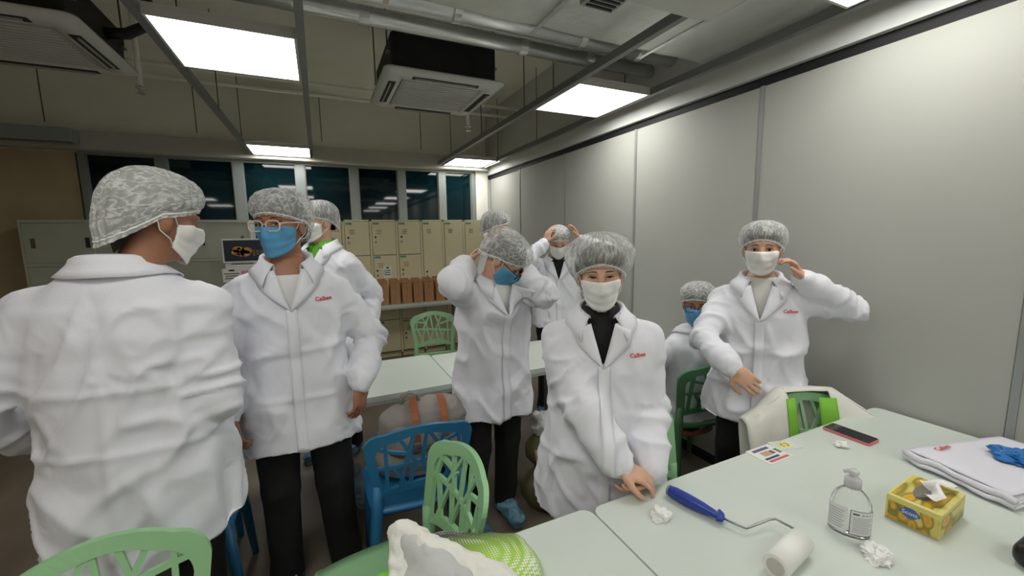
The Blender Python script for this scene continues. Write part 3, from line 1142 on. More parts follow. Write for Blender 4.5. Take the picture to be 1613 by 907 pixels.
TORSO_Z = np.array([0.70, 0.86, 1.00, 1.14, 1.26, 1.335, 1.39, 1.425, 1.455, 1.50])
TORSO_A = np.array([.160, .162, .148, .146, .152, .148, .118, .083, .060, .052])
TORSO_B = np.array([.108, .110, .098, .096, .098, .090, .076, .064, .057, .052])
COAT_Z = np.array([0.45, 0.72, 0.86, 1.00, 1.14, 1.26, 1.34, 1.395, 1.43, 1.46, 1.50])
COAT_A = np.array([.262, .240, .226, .212, .206, .204, .192, .150, .108, .082, .072])
COAT_B = np.array([.186, .172, .160, .150, .146, .142, .126, .106, .092, .082, .074])


def loft(F, Z, A, Bz, zlo, zhi, cx, cy, k=0.02, grow=0.0, hemfn=None):
    def fn(x, y, z):
        a = np.interp(z, Z, A).astype(np.float32) + grow
        b = np.interp(z, Z, Bz).astype(np.float32) + grow
        X = (x - cx(z)) / a
        Y = (y - cy(z)) / b
        r = (np.abs(X) ** 2.4 + np.abs(Y) ** 2.4) ** (1 / 2.4)
        d = (r - 1) * np.minimum(a, b) * 0.9
        lo = zlo if hemfn is None else hemfn(x)
        return np.maximum(d, np.maximum(lo - z, z - zhi))
    w = A.max() + grow + 0.12
    F.add(fn, (-w, -w - 0.1, zlo - 0.05), (w, w + 0.1, zhi), k)


def ik(S, W, pole, L1, L2):
    S, W = np.array(S, float), np.array(W, float)
    d = W - S
    L = np.linalg.norm(d)
    mx = (L1 + L2) * 0.995
    if L > mx:
        W = S + d / L * mx
        d = W - S
        L = mx
    n = d / L
    a = (L1 * L1 - L2 * L2 + L * L) / (2 * L)
    hgt = math.sqrt(max(1e-6, L1 * L1 - a * a))
    p = np.array(pole, float)
    p = p - n * (p @ n)
    p /= np.linalg.norm(p) + 1e-9
    return S + n * a + p * hgt, W


def unit(v):
    v = np.array(v, float)
    return v / (np.linalg.norm(v) + 1e-12)


def add_hand(F, W, d, nrm, side, s, curl=0.35, spread=0.05, thumb=0.5):
    """W wrist, d finger direction, nrm palm normal (side the fingers curl to), side +1 thumb towards +lat"""
    d = unit(d)
    nrm = unit(np.array(nrm, float) - d * (np.array(nrm) @ d))
    lat = np.cross(d, nrm) * side
    Rm = np.stack([lat, nrm, d], 1)
    F.ell(W + d * 0.050 * s, np.array([.042, .0155, .052]) * s, Rm, k=0.012)
    F.cone(W - d * 0.008 * s, W + d * 0.02 * s, .026 * s, .026 * s, k=0.012)
    offs = (0.031, 0.0105, -0.0105, -0.030)
    lens = (0.070, 0.078, 0.072, 0.056)
    for i in range(4):
        p = W + d * (0.088 - 0.004 * abs(i - 1)) * s + lat * offs[i] * s
        dirv = unit(d + lat * offs[i] * spread * 20)
        c = curl * (1 + 0.12 * i)
        r = 0.0088 * s
        F.cone(W + d * 0.05 * s + lat * offs[i] * 0.85 * s, p, .010 * s, r, k=0.006)
        ang = 0.0
        for j, fr in enumerate((0.45, 0.32, 0.25)):
            ang += c * (0.8 if j == 0 else 1.0)
            dd = dirv * math.cos(ang) + nrm * math.sin(ang)
            q = p + dd * lens[i] * fr * s
            F.cone(p, q, r, r * 0.92, k=0.003)
            p = q
            r *= 0.92
    p = W + d * 0.018 * s + lat * 0.026 * s + nrm * 0.004 * s
    t1 = unit(lat * 0.75 + d * 0.7 + nrm * thumb * 0.5)
    q = p + t1 * 0.042 * s
    F.cone(p, q, .015 * s, .0115 * s, k=0.008)
    t2 = unit(lat * 0.30 + d * 0.9 + nrm * thumb)
    q2 = q + t2 * 0.032 * s
    F.cone(q, q2, .0112 * s, .0098 * s, k=0.004)
    q3 = q2 + unit(d + nrm * thumb * 1.1) * 0.024 * s
    F.cone(q2, q3, .0098 * s, .008 * s, k=0.004)


def head_field(F, hc, Rh, s, k=0.02):
    def P(x, y, z):
        return hc + Rh @ (np.array([x, y, z]) * s)
    F.ell(P(0, -.012, .030), np.array([.0765, .097, .086]) * s, Rh, k=k)
    F.ell(P(0, .022, -.030), np.array([.064, .070, .080]) * s, Rh, k=0.02)
    F.ell(P(0, .042, -.082), np.array([.040, .040, .034]) * s, Rh, k=0.025)
    for sx in (-1, 1):
        F.ell(P(sx * .044, .052, -.022), np.array([.024, .028, .026]) * s, Rh, k=0.015)   # cheek bones
        F.ell(P(sx * .026, .080, .026), np.array([.026, .012, .009]) * s, Rh, k=0.012)    # brow
        F.ell(P(sx * .031, .100, .006), np.array([.017, .014, .010]) * s, Rh, k=0.010, op='-')
        F.ell(P(sx * .078, -.008, -.012), np.array([.010, .020, .032]) * s, Rh, k=0.006)
    F.cone(P(0, .088, .010), P(0, .106, -.030), .009 * s, .0135 * s, k=0.010)
    F.ell(P(0, .094, -.062), np.array([.024, .010, .012]) * s, Rh, k=0.010)


def quad_grid(nu, nv, wrap=False):
    f = []
    for i in range(nu if wrap else nu - 1):
        for j in range(nv - 1):
            a = i * nv + j
            b = ((i + 1) % nu) * nv + j
            f.append((a, b, b + 1, a + 1))
    return f


def person(spec):
    H = spec['H']
    s = H / 1.70
    loc = np.array(spec['loc'] + (0.0,), float)
    fx, fy = spec['face']
    rz = math.atan2(-fx, fy)
    rng = random.Random(spec['seed'])
    root = empty('person', tuple(loc), rz)
    tag(root, spec['label'], 'person', 'people in white coats')
    cz, sz = math.cos(-rz), math.sin(-rz)

    def dl(v):
        v = np.array(v, float)
        return np.array([cz * v[0] - sz * v[1], sz * v[0] + cz * v[1], v[2]])

    def wl(p):
        return dl(np.array(p, float) - loc)
    dz = spec.get('dz', 0.0)
    lean = spec.get('lean', 0.0)
    fine = spec.get('fine', 0.006)
    cvox = spec.get('cvox', 0.011)
    wide = spec.get('wide', 1.0)
    z0 = 0.9 * s + dz

    def cy(z):
        return lean * np.maximum(0, z - z0)

    def cx(z):
        return z * 0.0
    # head
    hd = dl(tuple(spec['look']) + (0,))
    hyaw = math.atan2(-hd[0], hd[1])
    Rh = rot_np((Matrix.Rotation(hyaw, 3, 'Z') @ Matrix.Rotation(-spec.get('pitch', 0.0), 3, 'X') @ Matrix.Rotation(spec.get('roll', 0.0), 3, 'Y')))
    hs = s * spec.get('hscale', 1.0) * (1.0 if H > 1.6 else 1.03)
    piv = np.array([spec.get('hoff', 0.0), float(cy(1.48 * s + dz)) - 0.008, 1.478 * s + dz])
    hc = piv + Rh @ (np.array([0, .012, .112]) * hs)
    # arms
    arms = []
    L1, L2 = 0.285 * s, 0.250 * s
    for side in (1, -1):
        a = spec['arms'][0 if side > 0 else 1]
        raise_ = a.get('raise', 0.0)
        S = np.array([side * (0.168 * s * wide - 0.012 * raise_), float(cy(1.33 * s + dz)) - 0.006, (1.318 + 0.05 * raise_) * s + dz])
        W = wl(a['wrist'])
        if 'elbow' in a:
            E = wl(a['elbow'])
        else:
            E, W = ik(S, W, dl(a['pole']), L1, L2)
        hdv = dl(a['dir']) if 'dir' in a else (W - E)
        pn = dl(a['palm']) if 'palm' in a else np.array([-side, 0, 0.0])
        arms.append((side, S, E, W, hdv, pn, a))
    seated = spec.get('seated')
    # legs
    legs = []
    for side in (1, -1):
        hip = np.array([side * 0.092 * s, 0, 0.88 * s + dz])
        if seated:
            knee = hip + np.array([side * 0.05, 0.40 * s, 0.0])
            ank = knee + np.array([0, 0.02, -(knee[2] - 0.09)])
        else:
            ft = spec.get('feet', ((0.11, 0.02), (-0.11, 0.0)))[0 if side > 0 else 1]
            ank = np.array([ft[0], ft[1] - 0.02, 0.085])
            knee = (hip + ank) / 2 + np.array([0, 0.025, 0.02])
        legs.append((side, hip, knee, ank))

    # ---- body
    F = Field()
    head_field(F, hc, Rh, hs)
    nb = np.array([spec.get('hoff', 0.0) * 0.6, float(cy(1.40 * s + dz)) - 0.012, 1.40 * s + dz])
    F.cone(nb, hc + Rh @ (np.array([0, -.022, -.045]) * hs), .056 * s, .051 * s, k=0.02)
    loft(F, TORSO_Z * s + dz, TORSO_A * s, TORSO_B * s, 0.74 * s + dz, 1.46 * s + dz, cx, cy, 0.02)
    for side, S, E, W, hdv, pn, a in arms:
        F.cone(S, E, .048 * s, .038 * s, k=0.02)
        F.cone(E, W, .038 * s, .026 * s, k=0.01)
        add_hand(F, W, hdv, pn, a.get('thumb_side', -side), s, a.get('curl', 0.3), a.get('spread', 0.04), a.get('thumb', 0.4))
    for side, hip, knee, ank in legs:
        F.cone(hip, knee, .078 * s, .054 * s, k=0.02)
        F.cone(knee, ank, .053 * s, .036 * s, k=0.01)
        fwd = np.array([0, 1.0, 0])
        F.cone(ank + fwd * -0.02 + [0, 0, -0.035], ank + fwd * 0.15 * s + [0, 0, -0.052], .036 * s, .028 * s, k=0.02)
    V, Q = F.mesh(fine)
    V = smooth_verts(V, Q, 1, 0.3)
    body = np_mesh('body', V, Q, spec['skin'], root)
    bvh = BVHTree.FromPolygons(V.tolist(), Q.tolist())

    def P(x, y, z):
        return Vector(hc + Rh @ (np.array([x, y, z]) * hs))

    def face_hit(x, z, y=0.25, off=0.0):
        o = P(x, y, z)
        dv = Vector(Rh @ np.array([0, -1.0, 0]))
        h = bvh.ray_cast(o, dv)
        p = h[0] if h[0] else P(x, 0.08, z)
        return p - dv * off

    # ---- eyes, brows
    if spec.get('eyes', True):
        eh = spec.get('eye_h', 0.0048)
        for sx in (-1, 1):
            b = B()
            nU, nV = 13, 7
            rows = []
            for i in range(nU):
                u = -1 + 2 * i / (nU - 1)
                row = []
                for j in range(nV):
                    v = -1 + 2 * j / (nV - 1)
                    hh = eh * (1 - u * u) ** 0.7 + 0.0004
                    zc = 0.005 + (0.003 * (1 - u * u) if spec.get('smile') else 0.0012 * u * sx)
                    p = face_hit(sx * .031 + u * .0148, zc + v * hh, off=0.0012 * hs + 0.0022 * (1 - u * u) * (1 - v * v))
                    row.append(b.bm.verts.new(p))
                rows.append(row)
            for A_, D_ in zip(rows, rows[1:]):
                for j in range(nV - 1):
                    b.bm.faces.new((A_[j], A_[j + 1], D_[j + 1], D_[j]))
            eye = b.build('eye', m_eye, body, True)
            b = B()
            vs = []
            for k in range(14):
                an = 2 * PI * k / 14
                zz = max(-eh, min(eh, 0.0062 * math.sin(an)))
                vs.append(b.bm.verts.new(face_hit(sx * .031 + 0.0062 * math.cos(an), 0.005 + (0.003 if spec.get('smile') else 0) + zz, off=0.0042 * hs)))
            b.bm.faces.new(vs)
            b.build('iris', m_iris, body)
            pts = [face_hit(sx * .031 + u * .0165, 0.005 + (0.003 * (1 - u * u) if spec.get('smile') else 0) + eh * (1 - u * u) ** 0.7 + 0.0006, off=0.002) for u in (-1, -.66, -.33, 0, .33, .66, 1)]
            B().tube(pts, [.0006, .0016, .002, .002, .002, .0016, .0006], 6).build('eyelash', m_brow, body)
            pts = [face_hit(sx * (.014 + .036 * t), 0.0285 + 0.0035 * math.sin(t * PI) - 0.002 * t, off=0.0008) for t in (0, .2, .4, .6, .8, 1)]
            B().tube(pts, [.002, .0034, .0036, .0032, .0024, .0010], 6, flat=0.6).build('eyebrow', m_brow, body)

    # ---- hair (close shell over the skull) and net
    def rim_z(ph, front, back, side_):
        c = math.cos(ph)
        return front * max(0, c) ** 1.2 + back * max(0, -c) ** 1.0 + side_ * (1 - abs(c)) if True else 0

    fr_z = spec.get('cap_front', 0.052)
    bk_z = spec.get('cap_back', -0.075)
    sd_z = spec.get('cap_side', 0.004)
    puff = spec.get('puff', 1.0)
    # hair
    NU, NV = 48, 14
    vs = []
    for i in range(NU):
        ph = 2 * PI * i / NU
        for j in range(NV):
            t = j / (NV - 1) * 0.999
            be = t * PI / 2
            rz_ = rim_z(ph, fr_z + 0.012, bk_z + 0.012 - 0.02 * spec.get('nape', 0), sd_z + 0.006)
            zz = rz_ * (1 - math.sin(be)) + 0.122 * math.sin(be)
            # ellipsoid radius at this height (in cranium space)
            q = max(0.0, 1 - ((zz - 0.030) / 0.094) ** 2)
            rr = math.sqrt(q) if zz > 0.03 else 1.0 - 0.25 * ((0.03 - zz) / 0.13) ** 2
            hg = 1 + 0.16 * max(0, puff - 0.85) * math.sin(PI * min(1, t * 1.3)) ** 0.7
            vs.append(P(0.084 * rr * hg * math.sin(ph), -0.014 + 0.103 * rr * hg * math.cos(ph), zz))
    from_py('hair', vs, quad_grid(NU, NV, True), m_hair, root, True)
    # net
    NU, NV = 200, 34
    vs = []
    uvs = []
    pl = spec.get('pleats', 46)
    sg = spec['seed'] * 3.1
    for i in range(NU):
        ph = 2 * PI * i / NU
        rz_ = rim_z(ph, fr_z, bk_z, sd_z)
        for j in range(NV):
            t = j / (NV - 1)
            be = t * PI / 2
            rho = math.cos(be) ** 0.66 * (1 + 0.30 * puff * math.sin(2 * be)) * (1.0 + 0.07 * puff * min(1, t * 8))
            nn = mnoise.noise(Vector((math.cos(ph) * 2.2 + sg, math.sin(ph) * 2.2, t * 2.5)))
            n2 = mnoise.noise(Vector((math.cos(ph) * 7 + sg, math.sin(ph) * 7, t * 7)))
            w = math.sin(PI * min(1, t * 1.15)) if t < 0.87 else 0.2
            n3 = abs(mnoise.noise(Vector((math.cos(ph) * 14 + sg, math.sin(ph) * 14, t * 9))))
            rho *= 1 + (0.05 * nn + 0.022 * n2 - 0.035 * n3) * w * min(puff, 1.3)
            rho *= 1 + 0.018 * math.sin(pl * ph + 3 * nn) * (1 - t) ** 0.8
            zz = rz_ * (1 - math.sin(be)) ** 1.0 + (0.122 + 0.022 * puff + spec.get('crown', 0.0)) * math.sin(be) + 0.006 * n2 * w
            if t == 0:
                rho *= 1.04
                zz -= 0.004
            vs.append(P(0.087 * rho * math.sin(ph), -0.016 - 0.012 * puff * math.sin(2 * be) + 0.106 * rho * math.cos(ph), zz))
            uvs.append((i / NU, t))
    net = from_py('hair_net', vs, quad_grid(NU, NV, True), spec['net'], root, True)
    me = net.data
    ul = me.uv_layers.new(name='UVMap')
    li = np.zeros(len(me.loops), np.int32)
    me.loops.foreach_get('vertex_index', li)
    ua = np.array(uvs)[li]
    poly0 = li // NV
    # unwrap the seam
    ua = ua.reshape(-1, 4, 2)
    mx = ua[:, :, 0].max(1)
    sel = mx > 0.9
    ua[sel] = np.where((ua[sel][:, :, :1] < 0.1) & (np.arange(2) == 0)[None, None, :], ua[sel] + [1, 0], ua[sel])
    ul.data.foreach_set('uv', ua.astype(np.float32).ravel())
    rim = [Vector(vs[i * NV + 1]) for i in range(NU)]
    rim.append(rim[0])
    B().tube(rim, 0.0030 * hs, 6, cap=False).build('elastic_band', m_netband, net, True)

    # ---- mask
    if spec.get('mask'):
        NU, NV = 29, 17
        vs = []
        top = spec.get('mask_top', -0.004)
        for i in range(NU):
            th = (-1 + 2 * i / (NU - 1)) * math.radians(74)
            for j in range(NV):
                v = j / (NV - 1)
                e = abs(th) / math.radians(74)
                zt = top + 0.004 * math.cos(th) - 0.006 * e
                zb = -0.122 + 0.045 * e ** 2.0
                zz = zt + (zb - zt) * v
                nose = math.exp(-(th / 0.42) ** 2)
                prot = 0.024 * nose * math.exp(-((v - 0.22) / 0.30) ** 2) + 0.008 * nose * (1 - v)
                rx = 0.0755 - 0.010 * v
                ry = 0.094 + prot - 0.020 * max(0, v - 0.6) + 0.006 * math.sin(v * PI)
                pleat = 0.0026 * math.sin(v * 7 * PI) * math.cos(th) ** 0.5
                p = P((rx + pleat) * math.sin(th), 0.0 + (ry + pleat) * math.cos(th) * (1 - 0.06 * e), zz)
                h = bvh.find_nearest(p)
                if h[0] is not None:
                    dd = (p - h[0]).dot(h[1])
                    if dd < 0.004 and (p - h[0]).length < 0.04:
                        p = h[0] + h[1] * 0.004
                vs.append(p)
        arr = np.array([list(p) for p in vs]).reshape(NU, NV, 3)
        for _ in range(2):
            a2 = arr.copy()
            a2[1:-1, 1:-1] = arr[1:-1, 1:-1] * 0.5 + 0.125 * (arr[:-2, 1:-1] + arr[2:, 1:-1] + arr[1:-1, :-2] + arr[1:-1, 2:])
            arr = a2
        mk = from_py('face_mask', arr.reshape(-1, 3), quad_grid(NU, NV), spec['mask'], root, True)
        mk.modifiers.new('s', 'SOLIDIFY').thickness = 0.0015
        for i in (0, NU - 1):
            sx = -1 if i == 0 else 1
            a_, c_ = Vector(arr[i, 1]), Vector(arr[i, NV - 2])
            back = [a_, P(sx * .080, .014, .008), P(sx * .084, -.014, .022), P(sx * .086, -.030, -.005), P(sx * .083, -.018, -.036), P(sx * .075, .012, -.055), c_]
            B().tube(back, 0.0017, 6).build('ear_loop', m_maskw, mk, True)

    # ---- glasses
    if spec.get('glasses'):
        gm = spec['glasses']
        g = B()
        yy = 0.112
        for sx in (-1, 1):
            ring = [P(sx * .033 + x, yy - 0.25 * (abs(sx * .033 + x) - .033) ** 2 * 30 * 0.1, 0.002 + z) for x, z in rounded_rect(-.026, -.020, .026, .018, .015, 5)]
            ring.append(ring[0])
            g.tube(ring, 0.0022, 8, cap=False)
            g.tube([P(sx * .058, yy - 0.004, 0.010), P(sx * .074, yy - 0.02, 0.012), P(sx * .083, 0.02, 0.010), P(sx * .084, -0.02, 0.004)], 0.0020, 8)
        g.tube([P(-.008, yy, .006), P(0, yy + .003, .009), P(.008, yy, .006)], 0.0018, 8)
        gl = g.build('glasses', gm, root, True)
        lens_m = MATS.get('lens')
        if not lens_m:
            lens_m = bpy.data.materials.new('lens')
            lens_m.use_nodes = True
            nt = lens_m.node_tree
            nt.nodes.clear()
            o_ = nt.nodes.new('ShaderNodeOutputMaterial')
            t_ = nt.nodes.new('ShaderNodeBsdfTransparent')
            g_ = nt.nodes.new('ShaderNodeBsdfGlossy')
            g_.inputs['Roughness'].default_value = 0.03
            x_ = nt.nodes.new('ShaderNodeMixShader')
            x_.inputs[0].default_value = 0.06
            nt.links.new(t_.outputs[0], x_.inputs[1])
            nt.links.new(g_.outputs[0], x_.inputs[2])
            nt.links.new(x_.outputs[0], o_.inputs[0])
            MATS['lens'] = lens_m
        for sx in (-1, 1):
            b = B()
            b.bm.faces.new([b.bm.verts.new(P(sx * .033 + x, yy, 0.002 + z)) for x, z in rounded_rect(-.025, -.019, .025, .017, .014, 5)])
            b.build('lens', lens_m, gl)

    # ---- trousers
    F = Field()
    loft(F, TORSO_Z * s + dz, TORSO_A * s, TORSO_B * s, 0.78 * s + dz, 1.02 * s + dz, cx, cy, 0.02, 0.012)
    for side, hip, knee, ank in legs:
        F.cone(hip, knee, .094 * s, .077 * s, k=0.03)
        F.cone(knee, ank + [0, 0, 0.0], .077 * s, .066 * s, k=0.015)
    V, Q = F.mesh(0.012)
    N = vert_normals(V, Q)
    V = V + N * (0.006 * ridge(V * [7, 7, 3.0]))[:, None]
    np_mesh('trousers', V, Q, m_black, root)
    # ---- shoe covers
    for side, hip, knee, ank in legs:
        F = Field()
        fwd = np.array([0, 1.0, 0])
        F.cone(ank + fwd * -0.03 + [0, 0, -0.032], ank + fwd * 0.155 * s + [0, 0, -0.046], .052 * s, .042 * s, k=0.03)
        F.ell(ank + [0, 0.015, -0.005], (.055, .065, .05), k=0.03)
        V, Q = F.mesh(0.010)
        V[:, 2] = np.maximum(V[:, 2], 0.004)
        N = vert_normals(V, Q)
        V = V + N * (0.009 * ridge(V * [22, 22, 30]) + 0.004 * vnoise(V * 60))[:, None]
        V[:, 2] = np.maximum(V[:, 2], 0.002)
        np_mesh('shoe_cover', V, Q, m_shoe, root)

    # ---- shirt
    F = Field()
    loft(F, TORSO_Z * s + dz, TORSO_A * s, TORSO_B * s, 1.12 * s + dz, spec.get('shirt_top', 1.452) * s + dz, cx, cy, 0.01, 0.007)
    V, Q = F.mesh(0.010)
    np_mesh('shirt', V, Q, spec.get('shirt', m_maskw), root)
    if spec.get('shirt_collar'):
        ring = []
        for k in range(25):
            an = (-1 + 2 * k / 24) * math.radians(165)
            ring.append((math.sin(an), -math.cos(an), abs(an) / PI))
        vs = []
        for x, y, q in ring:
            yb = float(cy(1.45 * s + dz)) - 0.008
            for r, z in ((.060, 1.435), (.064, 1.462), (.070, 1.482 - 0.02 * q), (.082, 1.462 - 0.03 * q), (.090, 1.432 - 0.03 * q)):
                vs.append((x * r * s, yb + y * r * s, z * s + dz))
        sc = from_py('shirt_collar', vs, quad_grid(25, 5), spec['shirt_collar'], root, True)
        sc.modifiers.new('s', 'SOLIDIFY').thickness = 0.003

    # ---- coat
    hem = spec.get('hem', 0.70)
    tail = spec.get('tail', 0.03)
    F = Field()
    CA = COAT_A * s * wide
    CB = COAT_B * s * wide
    if spec.get('flare'):
        CA = CA * (1 + spec['flare'] * np.clip((1.2 - COAT_Z) / 0.5, 0, 1))
        CB = CB * (1 + spec['flare'] * np.clip((1.2 - COAT_Z) / 0.5, 0, 1))

    def hemfn(x):
        return hem + tail * (np.abs(x) / 0.26) ** 2.5
    loft(F, COAT_Z * s + dz, CA, CB, hem, 1.462 * s + dz, cx, cy, 0.03, hemfn=hemfn)
    sl = spec.get('sleeve', 1.0)
    for side, S, E, W, hdv, pn, a in arms:
        fd = (W - E) / np.linalg.norm(W - E)
        Lf = np.linalg.norm(W - E)
        F.cone(S, E, .072 * s * sl, .068 * s * sl, k=0.03)
        m1 = E + fd * Lf * 0.72
        F.cone(E, m1, .068 * s * sl, .060 * s * sl, k=0.012)
        F.cone(m1, E + fd * Lf * 0.90, .061 * s * sl, .050 * s * sl, k=0.012)
        F.cone(E + fd * Lf * 0.90, W - fd * 0.002, .047 * s, .040 * s, k=0.012)
    V, Q = F.mesh(cvox)
    V = smooth_verts(V, Q, 1, 0.4)
    N = vert_normals(V, Q)
    amp = spec.get('folds', 1.0)
    # nearest part
    dt = np.full(len(V), 9.0)
    al = np.zeros(len(V))
    dirs = np.zeros_like(V)
    elb = np.zeros(len(V))
    cuf = np.zeros(len(V))
    for side, S, E, W, hdv, pn, a in arms:
        for A_, D_, base in ((S, E, 0.0), (E, W, 1.0)):
            ab = D_ - A_
            t = np.clip(((V - A_) @ ab) / (ab @ ab), 0, 1)
            dist = np.linalg.norm(V - A_ - t[:, None] * ab, axis=1)
            sel = dist < dt
            dt[sel] = dist[sel]
            dirs[sel] = ab / np.linalg.norm(ab)
            al[sel] = (base + t)[sel]
        elb = np.maximum(elb, np.exp(-(np.linalg.norm(V - E, axis=1) / 0.11) ** 2))
        cuf = np.maximum(cuf, np.exp(-(np.linalg.norm(V - W, axis=1) / 0.05) ** 2))
    arm_w = np.clip((0.115 * s * sl - dt) / 0.03, 0, 1) * np.clip(al * 2.5, 0, 1)
    sd = spec['seed'] * 5.7
    along = (V * dirs).sum(1)
    perp = V - along[:, None] * dirs
    q = perp * 6 + dirs * (along * 15)[:, None] + 0.6 * np.stack([vnoise(V * 6 + sd + k) for k in (5, 17, 43)], 1) + sd
    fold_arm = 0.012 * ridge(q) * (0.4 + 0.45 * elb) + 0.003 * vnoise(perp * 12 + dirs * (along * 28)[:, None] + sd)
    low = np.clip((1.30 * s + dz - V[:, 2]) / 0.5, 0, 1)
    Vw = V + 0.05 * np.stack([vnoise(V * 4 + sd + k) for k in (0, 31, 67)], 1)
    skew = Vw.copy()
    skew[:, 0] += 0.35 * V[:, 2]
    skew2 = Vw.copy()
    skew2[:, 0] -= 0.5 * V[:, 2]
    fold_t = 0.018 * vnoise(V * [8.5, 8.5, 1.5] + sd) * (0.2 + low) + 0.008 * ridge(skew * [8, 7, 3.2] + sd) + 0.0065 * ridge(skew2 * [11, 9, 6] + sd * 2)
    for zc in spec.get('creases', ()):
        fold_t += 0.006 * np.exp(-((V[:, 2] - zc + 0.05 * V[:, 0] * math.sin(zc * 40)) / 0.011) ** 2)
    if spec.get('back_crease'):
        fold_t += np.where(V[:, 1] < 0, 0.006 * np.exp(-((V[:, 0] + 0.02) / 0.012) ** 2), 0) * (V[:, 2] < 1.3 * s)
        fold_t += np.where(V[:, 1] < 0, -0.010 * np.exp(-((V[:, 0] - 0.17 + 0.25 * (1.3 - V[:, 2])) / 0.02) ** 2), 0) * np.clip((1.36 * s - V[:, 2]) * 10, 0, 1)
    neckfade = np.clip((1.42 * s + dz - V[:, 2]) / 0.06, 0, 1)
    disp = (fold_arm * arm_w + fold_t * (1 - arm_w) * neckfade) * amp
    ruff = 0.004 * np.sin(perp[:, 0] * 260 + perp[:, 1] * 210 + perp[:, 2] * 190) * cuf
    V = V + N * (disp + ruff)[:, None]
    N = vert_normals(V, Q)
    cb = BVHTree.FromPolygons(V.tolist(), Q.tolist())
    # openings: hem underside and the V at the neck
    fc = V[Q].mean(1)
    fnz = N[Q].mean(1)[:, 2]
    zV = spec.get('vneck', 1.27) * s + dz
    zN = 1.44 * s + dz
    hemz = hem + tail * (np.abs(fc[:, 0]) / 0.26) ** 2.5
    kill = (fnz < -0.75) & (fc[:, 2] < hemz + 0.02)
    ycen = cy(fc[:, 2])
    vw = 0.060 * s * np.clip((fc[:, 2] - zV) / (zN - zV), 0, 1.3) + 0.006
    kill |= (fc[:, 1] > ycen + 0.02) & (np.abs(fc[:, 0]) < vw) & (fc[:, 2] > zV)
    kill |= (fc[:, 2] > 1.452 * s + dz) & (np.hypot(fc[:, 0], fc[:, 1] - ycen) < 0.12 * s) & (fnz > 0.6)
    Qk = Q[~kill]
    used = np.unique(Qk)
    lut = np.full(len(V), -1)
    lut[used] = np.arange(len(used))
    coat = np_mesh('coat', V[used], lut[Qk], m_coat, root)
    md = coat.modifiers.new('s', 'SOLIDIFY')
    md.thickness = 0.003

    def front(x, z, off=0.004):
        h = cb.ray_cast(Vector((x, 0.6, z)), Vector((0, -1, 0)))
        return h[0] + Vector((0, off, 0)) if h[0] else Vector((x, 0.12, z))

    # placket
    NZ = 40
    zs = [zV - 0.005 - (zV - hem - 0.012) * k / (NZ - 1) for k in range(NZ)]
    if not seated:
        vs = [front(x, z) for z in zs for x in (-0.022, -0.008, 0.008, 0.018)]
        pk = from_py('placket', vs, quad_grid(NZ, 4), m_coat_edge, coat, True)
        pk.modifiers.new('s', 'SOLIDIFY').thickness = 0.0035
    # lapels
    for sx in (-1, 1):
        vs = []
        NT = 12
        for k in range(NT):
            t = k / (NT - 1)
            z = zV - 0.01 + (zN - 0.012 - zV) * t
            xi = 0.046 * s * t
            wd = 0.070 * s * min(1, t * 1.5) ** 0.8
            for m_ in range(5):
                u = m_ / 4
                vs.append(front(sx * (xi + wd * u), z - 0.028 * u * t, 0.006 + 0.006 * math.sin(u * PI)))
        lp = from_py('lapel', vs, quad_grid(NT, 5), m_coat_edge, coat, True)
        lp.modifiers.new('s', 'SOLIDIFY').thickness = 0.003
    # collar
    NS = 41
    vs = []
    NP = 7
    for k in range(NS):
        sv = -1 + 2 * k / (NS - 1)
        an = sv * math.radians(148)
        ex, ey = math.sin(an), -math.cos(an)
        q = abs(sv)
        zt = (1.487 - 0.052 * q ** 2.2) * s + dz
        yb = float(cy(zt)) - 0.004
        rn = (0.080 + 0.006 * q) * s
        leaf = (0.036 + 0.040 * q ** 5) * s
        prof = [(rn - .004, zt - 0.05), (rn - .003, zt - 0.012), (rn + .003, zt), (rn + .010, zt - 0.004), (rn + leaf * 0.35, zt - 0.022), (rn + leaf * 0.7, zt - 0.042), (rn + leaf, zt - 0.062 - 0.015 * q ** 5)]
        for m_, (r, z) in enumerate(prof):
            p = Vector((ex * r, yb + ey * r, z))
            if m_ >= 4:
                h = cb.find_nearest(p)
                if h[0] is not None and (p - h[0]).dot(h[1]) < 0.007:
                    p = h[0] + h[1] * 0.007
            vs.append(p)
    cl = from_py('collar', vs, quad_grid(NS, NP), m_coat_edge, coat, True)
    cl.modifiers.new('s', 'SOLIDIFY').thickness = 0.003
    # chest print (wearer's left = -X)
    if spec.get('logo'):
        tm = text_mesh('Calbee', 0.0225 * s, 0.0005)
        for v in tm.vertices:
            v.co = front(-0.125 * s * wide - v.co.x * 1.0, 1.295 * s + dz + v.co.y, 0.0045)
        lg = mesh_obj('chest_print', tm, m_red, coat)
        lg['label'] = 'red lettering on the chest'
    return root


def arm(wrist, pole, **k):
    d = dict(wrist=wrist, pole=pole)
    d.update(k)
    return d


